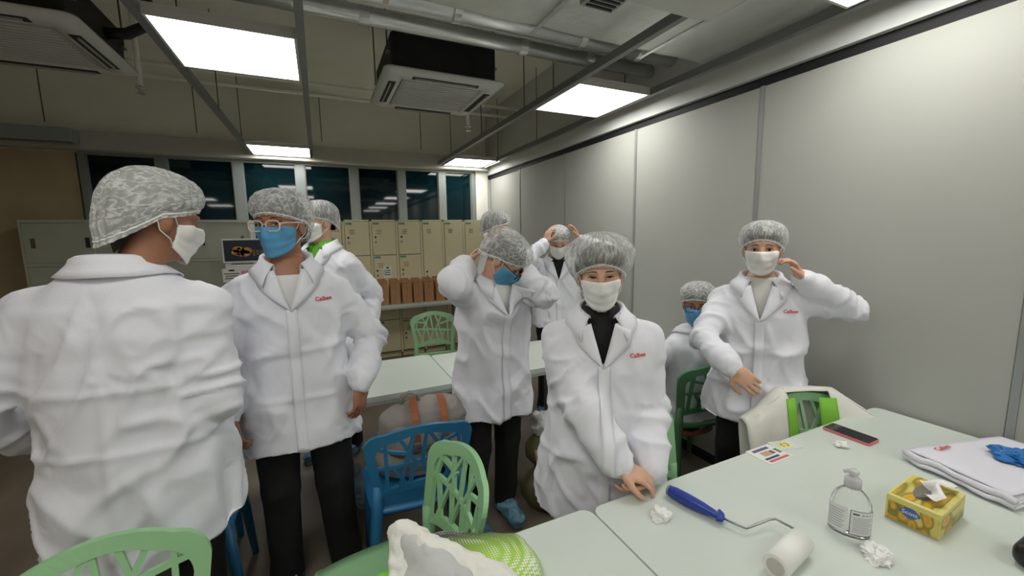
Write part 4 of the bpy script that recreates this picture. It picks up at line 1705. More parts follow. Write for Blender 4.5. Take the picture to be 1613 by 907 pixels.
# arms are (wearer's right, wearer's left); wrists and poles in world space
PEOPLE = [
    dict(seed=1, label='person seen from behind in a white coat at the left edge', hoff=0.075, loc=(-0.555, 1.62), face=(0.0, 1), look=(0.85, 0.55), H=1.75, pitch=0.24,
         skin=m_skin2, mask=m_maskw, net=m_net3, pleats=30, puff=0.8, fine=0.006, cvox=0.010, wide=1.08, sleeve=1.12, hem=0.60, tail=0.05, eyes=False, cap_back=-0.108,
         creases=(1.15, 0.97), back_crease=True, nape=1, crown=0.012, folds=0.95, flare=-0.04,
         arms=(arm((-0.43, 1.80, 0.97), (0.35, -0.7, -0.6), curl=0.4), arm((-0.86, 1.78, 0.95), (-0.6, -0.6, -0.4), curl=0.4))),
    dict(seed=2, label='person in white glasses and blue mask with arms hanging down', loc=(-0.125, 1.93), face=(0.05, -1), look=(-0.50, -1.0), H=1.735, pitch=0.06,
         skin=m_skin2, mask=m_maskb, net=m_net, pleats=40, puff=1.05, fine=0.005, cvox=0.010, hem=0.715, tail=-0.03, glasses=mat('white_frame', srgb(226, 214, 208), 0.35),
         cap_front=0.045, logo=True, creases=(1.12, 0.93), shirt_top=1.395, shirt=m_maskw, wide=0.95, feet=((0.10, 0.02), (-0.14, 0.05)), mask_top=-0.006,
         arms=(arm((-0.355, 1.80, 0.905), (-0.4, 0.6, 0), curl=0.35, palm=(0.75, 0.65, 0), dir=(0.12, -0.10, -1)), arm((0.115, 1.80, 0.945), (0.5, 0.6, 0), curl=0.4, palm=(-0.75, 0.65, 0), dir=(-0.05, -0.12, -1)))),
    dict(seed=3, label='person with a bright green collar standing behind the glasses wearer', loc=(0.02, 3.12), face=(-0.55, -0.8), look=(-0.85, -0.55), H=1.79, pitch=0.12,
         skin=m_skin3, mask=m_maskw, net=m_net2, pleats=40, puff=0.85, fine=0.008, cvox=0.014, hem=0.72, cap_front=0.05,
         shirt=mat('green_shirt', srgb(92, 168, 48), 0.8), shirt_collar=mat('green_shirt', srgb(92, 168, 48), 0.8),
         arms=(arm((-0.24, 3.2, 0.92), (-0.5, 0.5, 0)), arm((0.27, 3.0, 0.92), (0.6, 0.5, 0)))),
    dict(seed=4, label='person with bowed head tying a blue mask behind the ears', loc=(0.77, 1.93), hoff=0.035, face=(0.10, -0.99), look=(0.80, -0.60), H=1.60, pitch=0.85, roll=0.12, lean=0.14,
         skin=m_skin3, mask=m_maskb, net=m_net, pleats=22, puff=1.0, fine=0.006, cvox=0.010, hem=0.65, tail=-0.02, glasses=mat('dark_frame', srgb(32, 30, 34), 0.3),
         sleeve=1.1, feet=((0.11, 0.0), (-0.09, -0.02)), eye_h=0.003, hscale=0.97,
         arms=(arm((0.66, 1.94, 1.43), (-0.55, -0.8, -0.5), elbow=(0.525, 1.74, 1.355), **{'raise': 0.9}, dir=(0.4, -0.2, 0.5), palm=(0.5, -0.4, -0.3), curl=0.6),
               arm((0.865, 1.83, 1.41), (0.6, -0.75, -0.6), elbow=(0.965, 1.71, 1.285), **{'raise': 0.9}, dir=(-0.45, 0.25, 0.5), palm=(-0.6, 0.3, -0.3), curl=0.6))),
    dict(seed=5, label='tall person in profile behind the one with bowed head', loc=(1.36, 3.25), face=(0.9, -0.2), look=(1.0, -0.25), H=1.745, pitch=0.15,
         skin=m_skin3, mask=m_maskw, net=m_net2, pleats=40, puff=0.75, fine=0.008, cvox=0.014, hem=0.72,
         arms=(arm((1.43, 3.0, 0.92), (-0.4, -0.6, 0)), arm((1.43, 3.5, 0.92), (-0.4, 0.6, 0)))),
    dict(seed=6, label='person with both hands on the hair net near the partition', loc=(1.78, 2.92), face=(-0.45, -0.9), look=(-0.42, -0.9), H=1.62, pitch=0.42, lean=0.06,
         skin=m_skin3, mask=m_maskw, net=m_net, pleats=30, puff=0.7, fine=0.007, cvox=0.012, hem=0.80, shirt=m_black, eye_h=0.003,
         arms=(arm((1.595, 2.80, 1.50), (-1, -0.25, -0.35), **{'raise': 1.0}, dir=(0.40, 0.0, 1), palm=(0.7, 0.1, -0.4), curl=0.3, spread=0.10),
               arm((1.865, 2.74, 1.52), (1, -0.3, -0.3), **{'raise': 1.0}, dir=(-0.45, 0.0, 1), palm=(-0.7, 0.2, -0.4), curl=0.3, spread=0.10))),
    dict(seed=7, label='smiling person with both hands over the front table edge', loc=(0.915, 1.20), face=(-0.52, -0.85), look=(-0.56, -0.83), H=1.515, pitch=0.10, roll=0.03,
         skin=m_skin3, mask=m_maskw, net=m_net2, pleats=64, puff=1.85, fine=0.005, cvox=0.009, hem=0.56, tail=0.0, logo=True, smile=True, eye_h=0.0022,
         cap_front=0.050, cap_back=-0.10, cap_side=-0.022, shirt=m_black, shirt_collar=m_black, wide=1.05, sleeve=1.18, vneck=1.26, hscale=1.02, flare=0.08, mask_top=-0.008,
         creases=(0.95, 0.80),
         arms=(arm((0.825, 0.945, 0.80), (-1, 0.1, -0.1), dir=(0.75, -0.55, -0.30), palm=(0.1, 0.2, -1), curl=0.45),
               arm((0.935, 0.95, 0.79), (0.6, 0.6, -0.1), dir=(-0.70, -0.10, -0.25), palm=(-0.3, 0.3, 1), curl=0.35))),
    dict(seed=8, label='seated person in dark glasses and blue mask by the partition', loc=(2.04, 1.76), face=(0.15, 0.98), look=(-0.80, -0.62), H=1.60, pitch=0.12, dz=-0.36,
         skin=m_skin2, mask=m_maskb, net=m_net, pleats=36, puff=0.9, fine=0.007, cvox=0.012, hem=0.40, tail=0.0, glasses=mat('dark_frame', srgb(32, 30, 34), 0.3), seated=True, lean=-0.05,
         flare=-0.10,
         arms=(arm((2.12, 2.03, 0.78), (0.0, -0.8, -0.5)), arm((1.86, 2.02, 0.78), (-0.9, -0.5, -0.4)))),
    dict(seed=9, label='standing person by the partition with one hand raised to the ear', loc=(1.93, 1.28), face=(-0.80, -0.60), look=(-0.84, -0.54), H=1.58, pitch=0.06,
         skin=m_skin3, mask=m_maskw, net=m_net2, pleats=56, puff=1.0, fine=0.005, cvox=0.009, hem=0.655, tail=-0.02, logo=True, wide=1.02, shirt=mat('grey_hoodie', srgb(214, 214, 208), 0.9), flare=0.0,
         cap_front=0.050, cap_side=-0.012, vneck=1.25, creases=(1.0, 0.84), feet=((0.10, 0.02), (-0.06, 0.02)),
         arms=(arm((1.57, 1.14, 0.985), (-0.5, 0.9, -0.3), dir=(0.30, -0.75, -0.55), palm=(0.6, 0.3, -0.3), curl=0.35),
               arm((1.96, 1.115, 1.355), (0.15, -1, -0.5), elbow=(2.19, 1.01, 1.205), **{'raise': 0.5}, dir=(-0.45, 0.15, 0.8), palm=(-0.6, 0.5, -0.2), curl=0.6))),
]
for sp in PEOPLE:
    person(sp)
# ================================================================== SMALL THINGS
ZT = TZ + 0.0005


def crumple(name, loc, r, label, material, seed, flat=0.6, cat='tissue', group=None, soft_=1.0):
    b = B()
    bmesh.ops.create_icosphere(b.bm, subdivisions=4, radius=1)
    sv = Vector((seed * 3.3, seed * 1.7, seed))
    for v in b.bm.verts:
        d = v.co.normalized()
        n1 = mnoise.noise(d * 1.6 + sv)
        n2 = abs(mnoise.noise(d * 3.5 + sv * 2))
        n3 = abs(mnoise.noise(d * 8 + sv * 3))
        rr = r * (0.75 + 0.55 * n1 + 0.55 * n2 * soft_ + 0.22 * n3 * soft_ ** 2)
        v.co = d * rr
        v.co.z *= flat
    zmin = -r * flat * 0.35
    for v in b.bm.verts:
        v.co.z = max(v.co.z, zmin) - zmin
    o = b.build(name, material, None, False)
    o.location = loc
    tag(o, label, cat, group)
    return o


m_tissue = mat('tissue_paper', srgb(236, 236, 234), 0.9, bump=0.3, bscale=60)
crumple('crumpled_tissue', (0.845, 0.815, ZT), 0.026, 'small white crumpled tissue beside the blue roller handle', m_tissue, 1, 0.8, group='crumpled tissues')
crumple('crumpled_tissue', (1.757, 0.807, ZT), 0.022, 'small white crumpled tissue near the pink phone', m_tissue, 2, 0.7, group='crumpled tissues')
crumple('crumpled_tissue', (1.225, 0.462, ZT), 0.031, 'white crumpled tissue at the bottom edge right of the roller', m_tissue, 3, 0.6, group='crumpled tissues')

# ---- lint roller
rl = empty('lint_roller', (0.98, 0.72, ZT))
O = Vector((0.98, 0.72, 0))


def L(x, y, z):
    return Vector((x, y, z)) - O


m_rblue = mat('blue_handle', srgb(38, 62, 150), 0.35)
m_roll = mat('sticky_roll', srgb(232, 233, 228), 0.6)
hz = 0.019
B().tube([L(0.944, 0.876, hz), L(0.948, 0.86, hz), L(0.955, 0.82, hz), L(0.966, 0.775, hz), L(0.975, 0.735, hz), L(0.979, 0.718, hz)],
         [0.015, 0.018, 0.019, 0.0165, 0.011, 0.010], 14).build('handle', m_rblue, rl, True)
B().tube([L(0.943, 0.880, hz), L(0.9445, 0.873, hz)], 0.0162, 14).build('end_cap', mat('grey_cap', srgb(120, 128, 150), 0.4), rl)
B().tube([L(0.962, 0.722, hz), L(0.972, 0.716, hz), L(0.980, 0.722, hz), L(0.990, 0.727, hz), L(1.000, 0.742, hz)], [0.006, 0.009, 0.011, 0.009, 0.005], 8).build('finger_guard', m_rblue, rl, True)
rc = 0.030
B().tube([L(0.981, 0.716, hz), L(0.992, 0.682, hz), L(1.002, 0.660, hz), L(1.020, 0.655, hz + .004), L(1.082, 0.648, hz + .008), L(1.096, 0.64, hz + .01), L(1.100, 0.60, rc), L(1.097, 0.575, rc), L(1.080, 0.562, rc)],
         0.0032, 8).build('wire', m_steel, rl, True)
a_, b_ = L(1.072, 0.560, rc), L(0.930, 0.536, rc)
B().tube([a_, b_], 0.0295, 28).build('paper_roll', m_roll, rl, True)
d_ = (b_ - a_).normalized()
B().tube([b_ - d_ * 0.001, b_ + d_ * 0.002], 0.020, 20).build('core', mat('card_core', srgb(190, 186, 176), 0.8), rl)
for o in rl.children:
    if o.name.startswith('paper_roll'):
        o.data.polygons.foreach_set('use_smooth', [len(p.vertices) == 4 for p in o.data.polygons])
tag(rl, 'sticky lint roller with blue handle and white paper roll', 'lint roller')

# ---- sanitiser bottle
bt = empty('pump_bottle', (1.262, 0.545, ZT), math.radians(-62))
m_clear = mat('clear_plastic', (0.93, 0.95, 0.95, 1), 0.05, trans=0.92, ior=1.33)
m_clear2 = mat('frosted_cap', srgb(232, 234, 234), 0.25, trans=0.4, ior=1.4)
b = B()
prof = [(0.041, 0.0), (0.0455, 0.004), (0.046, 0.02), (0.0455, 0.07), (0.043, 0.095), (0.035, 0.115), (0.022, 0.128), (0.0165, 0.133), (0.0165, 0.140)]
n = 32
rings = []
for r, z in prof:
    fl_ = 0.62 + 0.38 * max(0, (z - 0.09) / 0.05)
    rings.append([b.bm.verts.new((r * math.cos(2 * PI * k / n), r * fl_ * math.sin(2 * PI * k / n), z)) for k in range(n)])
for A_, D_ in zip(rings, rings[1:]):
    for k in range(n):
        b.bm.faces.new((A_[k], A_[(k + 1) % n], D_[(k + 1) % n], D_[k]))
b.bm.faces.new(list(reversed(rings[0])))
b.bm.faces.new(rings[-1])
b.build('bottle', m_clear, bt, True)
B().lathe([(0.019, 0.134), (0.019, 0.155), (0.016, 0.159), (0.009, 0.161), (0.008, 0.168), (0.011, 0.170), (0.012, 0.178), (0.008, 0.182)], 20).build('pump_cap', m_clear2, bt, True)
B().tube([(0, 0, 0.176), (-0.012, -0.004, 0.177), (-0.022, -0.006, 0.173)], [0.006, 0.005, 0.004], 8).build('nozzle', m_clear2, bt, True)
m_lab = mat('bottle_label', srgb(226, 228, 228), 0.5)


def on_bottle(ang, z, off):
    r = 0.046 + off
    return (r * math.cos(ang), 0.62 * r * math.sin(ang) - 0.0, z)


def bottle_patch(name, a0, a1, z0, z1, off, m_, parent):
    vs = []
    for i in range(11):
        an = a0 + (a1 - a0) * i / 10
        for z in (z0, z1):
            vs.append(on_bottle(an, z, off))
    return from_py(name, vs, quad_grid(11, 2), m_, parent, True)


A0, A1 = math.radians(-92), math.radians(-14)
lb = bottle_patch('label', A0, A1, 0.012, 0.082, 0.0006, m_lab, bt)
for a0, a1, z0, z1 in ((A0, A1, 0.0805, 0.082), (A0, A1, 0.012, 0.0135), (A0, A0 + 0.03, 0.012, 0.082), (A1 - 0.03, A1, 0.012, 0.082), (A0 + 0.12, A0 + 0.42, 0.070, 0.074)):
    bottle_patch('label_mark', a0, a1, z0, z1, 0.0011, m_ink, lb)
m_gtext = mat('grey_print', srgb(168, 170, 172), 0.6)
for k in range(9):
    bottle_patch('label_mark', A0 + 0.15, A1 - 0.15 - 0.1 * (k % 3), 0.061 - k * 0.005, 0.0628 - k * 0.005, 0.0011, m_gtext, lb)
for k in range(3):
    bottle_patch('label_mark', A0 + 0.55 + k * 0.2, A0 + 0.68 + k * 0.2, 0.070, 0.074, 0.0011, m_gtext, lb)
lb2 = bottle_patch('label', math.radians(-170), math.radians(-98), 0.012, 0.085, 0.0006, m_lab, bt)
for k in range(8):
    bottle_patch('label_mark', math.radians(-165), math.radians(-106 - 6 * (k % 2)), 0.070 - k * 0.007, 0.0725 - k * 0.007, 0.0011, m_gtext, lb2)
tag(bt, 'clear pump bottle of hand gel between the roller and tissue box', 'bottle')

# ---- tissue box
def mat_flowers():
    m = bpy.data.materials.new('tulip_print')
    m.use_nodes = True
    nt = m.node_tree
    bs = nt.nodes['Principled BSDF']
    bs.inputs['Roughness'].default_value = 0.35
    tc = nt.nodes.new('ShaderNodeTexCoord')
    mp = nt.nodes.new('ShaderNodeMapping')
    mp.inputs['Scale'].default_value = (44, 15, 26)
    mp.inputs['Rotation'].default_value = (0.4, 0.3, 0.7)
    nt.links.new(tc.outputs['Object'], mp.inputs[0])
    vo = nt.nodes.new('ShaderNodeTexVoronoi')
    vo.feature = 'SMOOTH_F1'
    vo.inputs['Scale'].default_value = 1.0
    nt.links.new(mp.outputs[0], vo.inputs['Vector'])
    rp = nt.nodes.new('ShaderNodeValToRGB')
    e = rp.color_ramp.elements
    e[0].position = 0.1
    e[0].color = srgb(214, 150, 44)
    e[1].position = 0.9
    e[1].color = srgb(226, 212, 120)
    for p_, c_ in ((0.3, srgb(222, 176, 62)), (0.45, srgb(132, 124, 44)), (0.55, srgb(216, 200, 104))):
        k = e.new(p_)
        k.color = c_
    nt.links.new(vo.outputs['Distance'], rp.inputs[0])
    nt.links.new(rp.outputs[0], bs.inputs['Base Color'])
    return m


m_flow = mat_flowers()
m_yel = mat('pale_yellow_card', srgb(222, 212, 128), 0.4)
c0 = Vector((1.407, 0.540))
c1 = Vector((1.432, 0.430))
ex = Vector((0.2, -0.012)) - Vector((0, 0))
tbx = empty('tissue_box', (1.522, 0.484, ZT), math.radians(-86))
# local x runs along the short logo side, local y along the long side
LX, LYY, HH = 0.114, 0.185, 0.072
bx_ = B().box((-LX / 2, -0.0925, 0), (LX / 2, 0.0925, HH), 0.002).build('carton', m_yel, tbx)
boxo('print_panel', (-LX / 2 + 0.006, -0.0937, 0.004), (LX / 2 - 0.002, -0.0927, HH - 0.016), m_flow, bx_)
boxo('print_panel', (LX / 2 + 0.0002, -0.088, 0.006), (LX / 2 + 0.001, 0.088, HH - 0.014), m_flow, bx_)
boxo('print_panel', (-LX / 2 + 0.006, -0.080, HH + 0.0002), (LX / 2 - 0.012, 0.086, HH + 0.001), m_flow, bx_)
ov = [(0.024 * math.cos(t), 0.062 * math.sin(t) + 0.005) for t in [2 * PI * k / 24 for k in range(24)]]
B().prism(ov, HH + 0.0012, HH + 0.0018).build('opening', mat('opening_grey', srgb(120, 116, 108), 0.8), tbx)
# blue brand badge on the short side
bd = B().prism([(0.020 * math.cos(t) * (1 + 0.12 * math.cos(4 * t)), 0.0145 * math.sin(t)) for t in [2 * PI * k / 28 for k in range(28)]], 0, 0.0012)
bd.xf(Matrix.Translation((-0.004, -0.0938, 0.042)) @ Matrix.Rotation(PI / 2, 4, 'X'))
bd = bd.build('badge', mat('badge_blue', srgb(64, 104, 176), 0.4), bx_)
tm = text_mesh('Scott', 0.016, 0.0002)
tm.transform(Matrix.Translation((-0.004, -0.0954, 0.042)) @ Matrix.Rotation(PI / 2, 4, 'X'))
mesh_obj('badge_lettering', tm, m_white, bx_)
# pulled tissue
vs = []
for i in range(13):
    for j in range(9):
        u, v = i / 12, j / 8
        x = -0.010 + 0.022 * math.sin(u * PI * 1.5) * (1 - v) + v * 0.045 * (1 + 0.3 * math.sin(u * 9))
        y = -0.055 + 0.125 * u + 0.006 * math.sin(v * 5 + u * 4)
        z = HH + 0.002 + 0.036 * math.sin(v * 2.2) * (0.55 + 0.45 * math.sin(u * PI)) + 0.004 * math.sin(u * 17 + v * 6)
        vs.append((x, y, max(z, HH + 0.002)))
from_py('tissue_sheet', vs, quad_grid(13, 9), m_tissue, tbx, True)
tag(tbx, 'yellow tulip print tissue box with a tissue pulled out', 'tissue box')

# ---- phone
ph = empty('phone', (1.884, 0.839, ZT), 0.02)
B().prism(rounded_rect(-0.041, -0.081, 0.041, 0.081, 0.011), 0, 0.0105).build('case', mat('pink_case', srgb(206, 120, 124), 0.4), ph)
B().prism(rounded_rect(-0.0375, -0.0775, 0.0375, 0.0775, 0.009), 0.0106, 0.0118).build('screen', mat('phone_screen', srgb(34, 36, 40), 0.12), ph)
tag(ph, 'dark screened phone in a pink case on the front table', 'phone')

# ---- cards
cd = empty('card', (1.460, 0.8935, ZT), 0.0)
boxo('sheet', (-0.065, -0.049, 0), (0.065, 0.049, 0.001), m_paper, cd)
for lo, hi, m_ in (((-0.045, 0.026), (0.04, 0.039), mat('violet_print', srgb(92, 90, 130), 0.6)),
                   ((-0.03, -0.008), (0.012, 0.018), mat('peach_print', srgb(196, 156, 132), 0.6)),
                   ((0.014, -0.006), (0.032, 0.014), mat('plum_print', srgb(104, 92, 110), 0.6)),
                   ((-0.05, -0.026), (0.025, -0.016), mat('navy_mark', srgb(52, 66, 100), 0.6)),
                   ((-0.05, -0.042), (0.055, -0.031), mat('rose_print', srgb(196, 104, 112), 0.6)),
                   ((0.044, -0.012), (0.060, 0.016), mat('khaki_print', srgb(116, 112, 96), 0.6))):
    boxo('print_block', (lo[0], lo[1], 0.001), (hi[0], hi[1], 0.0014), m_, cd)
tag(cd, 'white printed card with coloured blocks at the table edge', 'card')
sv_ = empty('ticket', (1.575, 0.908, ZT), -0.25)
boxo('clear_sleeve', (-0.05, -0.032, 0), (0.05, 0.032, 0.0008), mat('clear_film', srgb(214, 222, 216), 0.15), sv_)
y_ = B().prism(rounded_rect(-0.026, -0.019, 0.026, 0.019, 0.006), 0.0009, 0.0016).build('ticket_face', mat('yellow_ticket', srgb(238, 226, 140), 0.5), sv_)
for lo, hi in (((-0.014, -0.010), (-0.011, 0.010)), ((0.011, -0.010), (0.014, 0.010)), ((-0.014, 0.0075), (-0.003, 0.010)), ((0.003, 0.0075), (0.014, 0.010)), ((-0.014, -0.010), (-0.003, -0.0075)), ((0.003, -0.010), (0.014, -0.0075))):
    boxo('ticket_mark', (lo[0], lo[1], 0.0017), (hi[0], hi[1], 0.0021), m_ink, y_)
tag(sv_, 'small yellow ticket in a clear sleeve beside the card', 'ticket')

# ---- folded white coats at the right
fcx = empty('folded_coat', (2.03, 0.46, ZT), math.radians(-14))
m_fold = mat('folded_cloth', srgb(222, 221, 230), 0.8, bump=0.1, bscale=300)


def sheet(name, x0, x1, y0, y1, z0, curl_, seed, parent):
    vs = []
    nx_, ny_ = 26, 18
    for i in range(nx_):
        for j in range(ny_):
            u, v = i / (nx_ - 1), j / (ny_ - 1)
            x = x0 + (x1 - x0) * u
            y = y0 + (y1 - y0) * v
            z = z0 + 0.004 * mnoise.noise(Vector((x * 9 + seed, y * 9, 0))) + 0.012 * math.exp(-((u - 0.12) / 0.1) ** 2) * curl_
            vs.append((x, y, z))
    o = from_py(name, vs, quad_grid(nx_, ny_), m_fold, parent, True)
    md_ = o.modifiers.new('s', 'SOLIDIFY')
    md_.thickness = 0.004
    md_.offset = 1
    return o


for k, zz in enumerate((0.005, 0.012, 0.019)):
    sheet('cloth_layer', -0.225 + 0.01 * k, 0.235, -0.14 + 0.004 * k, 0.150, zz, 0.5 + 0.3 * k, k * 3.0, fcx)
# rolled fold along the left edge
for k, (r, z, dx) in enumerate(((0.013, 0.030, -0.222), (0.009, 0.014, -0.228))):
    pts = [(dx + 0.006 * math.sin(q * 1.3 + k), -0.14 + 0.29 * q / 10, z + 0.003 * math.sin(q * 2.1)) for q in range(11)]
    B().tube(pts, [r * (0.75 + 0.1 * math.sin(q)) for q in range(11)], 10).build('fold_roll', m_fold, fcx, True)
tl = sheet('cloth_layer', -0.215, 0.225, -0.125, 0.145, 0.037, 0.3, 9.0, fcx)
tm = text_mesh('Calbee', 0.026, 0.0006)
tm.transform(Matrix.Translation((-0.10, 0.115, 0.0475)) @ Matrix.Rotation(0.15, 4, 'Z'))
mesh_obj('chest_print', tm, m_red, tl)
tag(fcx, 'folded white coat with red print lying on the front table', 'coat')
crumple('shoe_cover_bundle', (2.085, 0.445, ZT + 0.046), 0.075, 'blue crumpled cover lying on the folded white coat', mat('blue_film', srgb(36, 112, 182), 0.4, var=0.12, vscale=30, bump=0.4, bscale=40), 5, 0.42, 'shoe cover', soft_=0.45)
bk = B().box((0, 0, 0), (0.11, 0.10, 0.06), 0.025, 4).build('black_pouch', mat('black_vinyl', srgb(20, 20, 22), 0.4), None, True)
bk.location = (1.485, 0.215, ZT)
tag(bk, 'black rounded pouch cut off at the lower right corner', 'pouch')

# ---- soft shapes helper
def soft(name, F, vox, material, parent, amp=0.004, freq=16, seed=0.0, zmin=None):
    V, Q = F.mesh(vox)
    N = vert_normals(V, Q)
    V = V + N * (amp * ridge(V * freq + seed) + amp * vnoise(V * freq * 2.2 + seed))[:, None]
    if zmin is not None:
        V[:, 2] = np.maximum(V[:, 2], zmin)
    return np_mesh(name, V, Q, material, parent)


# ---- green and white jacket on the near table corner
def mat_dots():
    m = bpy.data.materials.new('dotted_green_print')
    m.use_nodes = True
    nt = m.node_tree
    bs = nt.nodes['Principled BSDF']
    bs.inputs['Roughness'].default_value = 0.45
    tc = nt.nodes.new('ShaderNodeTexCoord')
    sp_ = nt.nodes.new('ShaderNodeSeparateXYZ')
    nt.links.new(tc.outputs['Object'], sp_.inputs[0])
    rp = nt.nodes.new('ShaderNodeValToRGB')
    mr = nt.nodes.new('ShaderNodeMapRange')
    mr.inputs['From Min'].default_value = 0.05
    mr.inputs['From Max'].default_value = -0.10
    nt.links.new(sp_.outputs['Y'], mr.inputs[0])
    nt.links.new(mr.outputs[0], rp.inputs[0])
    rp.color_ramp.elements[0].color = srgb(66, 72, 64)
    rp.color_ramp.elements[1].color = srgb(158, 200, 62)
    rp.color_ramp.elements[1].position = 0.75
    vo = nt.nodes.new('ShaderNodeTexVoronoi')
    vo.inputs['Scale'].default_value = 150
    vo.inputs['Randomness'].default_value = 0.0
    nt.links.new(tc.outputs['Object'], vo.inputs['Vector'])
    nz = nt.nodes.new('ShaderNodeTexNoise')
    nz.inputs['Scale'].default_value = 9
    nt.links.new(tc.outputs['Object'], nz.inputs['Vector'])
    th = nt.nodes.new('ShaderNodeMath')
    th.operation = 'MULTIPLY_ADD'
    th.inputs[1].default_value = 1.5
    th.inputs[2].default_value = -0.55
    nt.links.new(nz.outputs['Fac'], th.inputs[0])
    lt = nt.nodes.new('ShaderNodeMath')
    lt.operation = 'LESS_THAN'
    nt.links.new(vo.outputs['Distance'], lt.inputs[0])
    nt.links.new(th.outputs[0], lt.inputs[1])
    mx = nt.nodes.new('ShaderNodeMix')
    mx.data_type = 'RGBA'
    nt.links.new(lt.outputs[0], mx.inputs[0])
    nt.links.new(rp.outputs[0], mx.inputs[6])
    mx.inputs[7].default_value = srgb(226, 228, 218)
    nt.links.new(mx.outputs[2], bs.inputs['Base Color'])
    return m


m_lime = mat('lime_cloth', srgb(122, 186, 58), 0.7, var=0.05)
m_offw = mat('off_white_cloth', srgb(224, 224, 216), 0.8, bump=0.15, bscale=260)
m_meshcl = mat('grey_mesh_cloth', srgb(196, 198, 196), 0.8, bump=0.4, bscale=420)
jk = empty('jacket', (0.25, 0.88, ZT))
F = Field()
F.ell((0.045, -0.045, 0.010), (0.155, 0.120, 0.068), None, 0.03)
F.ell((-0.03, 0.03, 0.02), (0.10, 0.085, 0.055), None, 0.03)
soft('dotted_panel', F, 0.007, mat_dots(), jk, 0.003, 9, 2.0, 0.0)
F = Field()
F.cone((-0.105, 0.100, 0.075), (-0.06, 0.02, 0.070), 0.030, 0.036, 0.03)
F.cone((-0.06, 0.02, 0.070), (0.07, -0.14, 0.050), 0.036, 0.040, 0.02)
F.cone((-0.110, 0.100, 0.070), (-0.14, -0.02, 0.02), 0.030, 0.03, 0.03)
soft('white_sleeve', F, 0.006, m_offw, jk, 0.004, 22, 5.0, 0.0)
F = Field()
F.cone((-0.095, 0.065, 0.070), (-0.03, -0.10, 0.060), 0.036, 0.045, 0.02)
F.ell((-0.09, -0.06, 0.02), (0.07, 0.10, 0.05), None, 0.02)
soft('mesh_lining', F, 0.006, m_meshcl, jk, 0.003, 20, 8.0, 0.0)
F = Field()
F.cone((-0.165, 0.02, 0.02), (-0.185, -0.06, 0.015), 0.030, 0.035, 0.02)
soft('lime_hem', F, 0.006, m_lime, jk, 0.003, 20, 3.0, 0.0)
tag(jk, 'green dotted and white sports jacket heaped at the near table corner', 'jacket')

# ---- white and lime jacket over the chair by the partition
je = empty('jacket', (1.84, 0.80, 0), math.atan2(0.42, -0.9))


def drape(name, u0, u1, prof, m_, par, nU=14, sag=0.0, seed=0.0):
    """prof: list of (side offset, v) pairs going front -> over the top -> back"""
    vs = []
    for i in range(nU):
        u = u0 + (u1 - u0) * i / (nU - 1)
        for (off, v) in prof:
            dv = -sag * max(0, abs(u) - 0.12) / 0.14
            p = back_pt(max(-0.24, min(0.24, u)), min(1.0, v), off)
            p.x += (u - max(-0.24, min(0.24, u)))
            p.z += (max(0, v - 1.0)) * 0.335 + dv
            nn_ = mnoise.noise(Vector((u * 16 + seed, v * 5, off * 30)))
            p.y += 0.010 * nn_ * (1 if off < 0.009 else -1)
            vs.append(p)
    o = from_py(name, vs, quad_grid(nU, len(prof)), m_, par, True)
    o.modifiers.new('s', 'SOLIDIFY').thickness = 0.004
    return o


front_p = [(-0.034, v) for v in (-0.35, -0.1, 0.15, 0.4, 0.65, 0.85, 0.96)]
over_p = [(-0.020, 1.03), (0.009, 1.055), (0.040, 1.03)]
back_p = [(0.046, v) for v in (0.9, 0.6, 0.3, 0.0, -0.3)]
drape('white_front', -0.30, -0.085, front_p + over_p, m_offw, je, 14, 0.10, 1.0)
drape('white_front', 0.105, 0.30, front_p + over_p, m_offw, je, 14, 0.10, 4.0)
drape('lime_lining', -0.105, -0.035, [(-0.040, v) for v in (-0.35, 0.0, 0.4, 0.8, 0.97)], m_lime, je, 6, 0.0, 2.0)
drape('lime_lining', 0.075, 0.120, [(-0.040, v) for v in (-0.35, 0.0, 0.4, 0.8, 0.97)], m_lime, je, 6, 0.0, 3.0)
drape('white_back', -0.30, 0.30, over_p + back_p, m_offw, je, 24, 0.10, 7.0)
tag(je, 'white jacket with lime green lining draped over a chair back', 'jacket')

# ---- grey backpack on the blue chair
bp = empty('backpack', (0.38, 1.86, 0.455), -0.10)
F = Field()
F.cone((-0.115, 0.02, 0.10), (0.125, 0.02, 0.10), 0.115, 0.115, 0.03)
F.cone((-0.105, 0.02, 0.245), (0.125, 0.02, 0.255), 0.090, 0.095, 0.06)
soft('bag', F, 0.009, m_grey_bag, bp, 0.006, 9, 1.0, 0.0)
F = Field()
F.cone((-0.10, -0.05, 0.19), (0.12, -0.05, 0.20), 0.070, 0.070, 0.03)
soft('flap', F, 0.008, m_grey_bag, bp, 0.005, 9, 6.0)
for x in (-0.035, 0.095):
    pts = []
    for k in range(15):
        a = math.radians(-95 + 200 * k / 14)
        pts.append((x, 0.0 - 0.118 * math.cos(a), 0.225 + 0.128 * math.sin(a)))
    st = B()
    rows = []
    for (px_, py_, pz_) in pts:
        dv = Vector((0, py_ - 0.0, pz_ - 0.225)).normalized()
        q_ = Vector((px_, py_, pz_))
        rows.append([st.bm.verts.new(q_ + Vector((sx_ * 0.015, 0, 0)) + dv * o_) for sx_, o_ in ((-1, 0), (1, 0), (1, 0.006), (-1, 0.006))])
    for A_, D_ in zip(rows, rows[1:]):
        for k in range(4):
            st.bm.faces.new((A_[k], A_[(k + 1) % 4], D_[(k + 1) % 4], D_[k]))
    st.bm.faces.new(rows[0])
    st.bm.faces.new(list(reversed(rows[-1])))
    st.build('strap', m_leather, bp)
    cbox('buckle', (x, -0.126, 0.19), (0.034, 0.01, 0.024), m_steel, bp, 0.003)
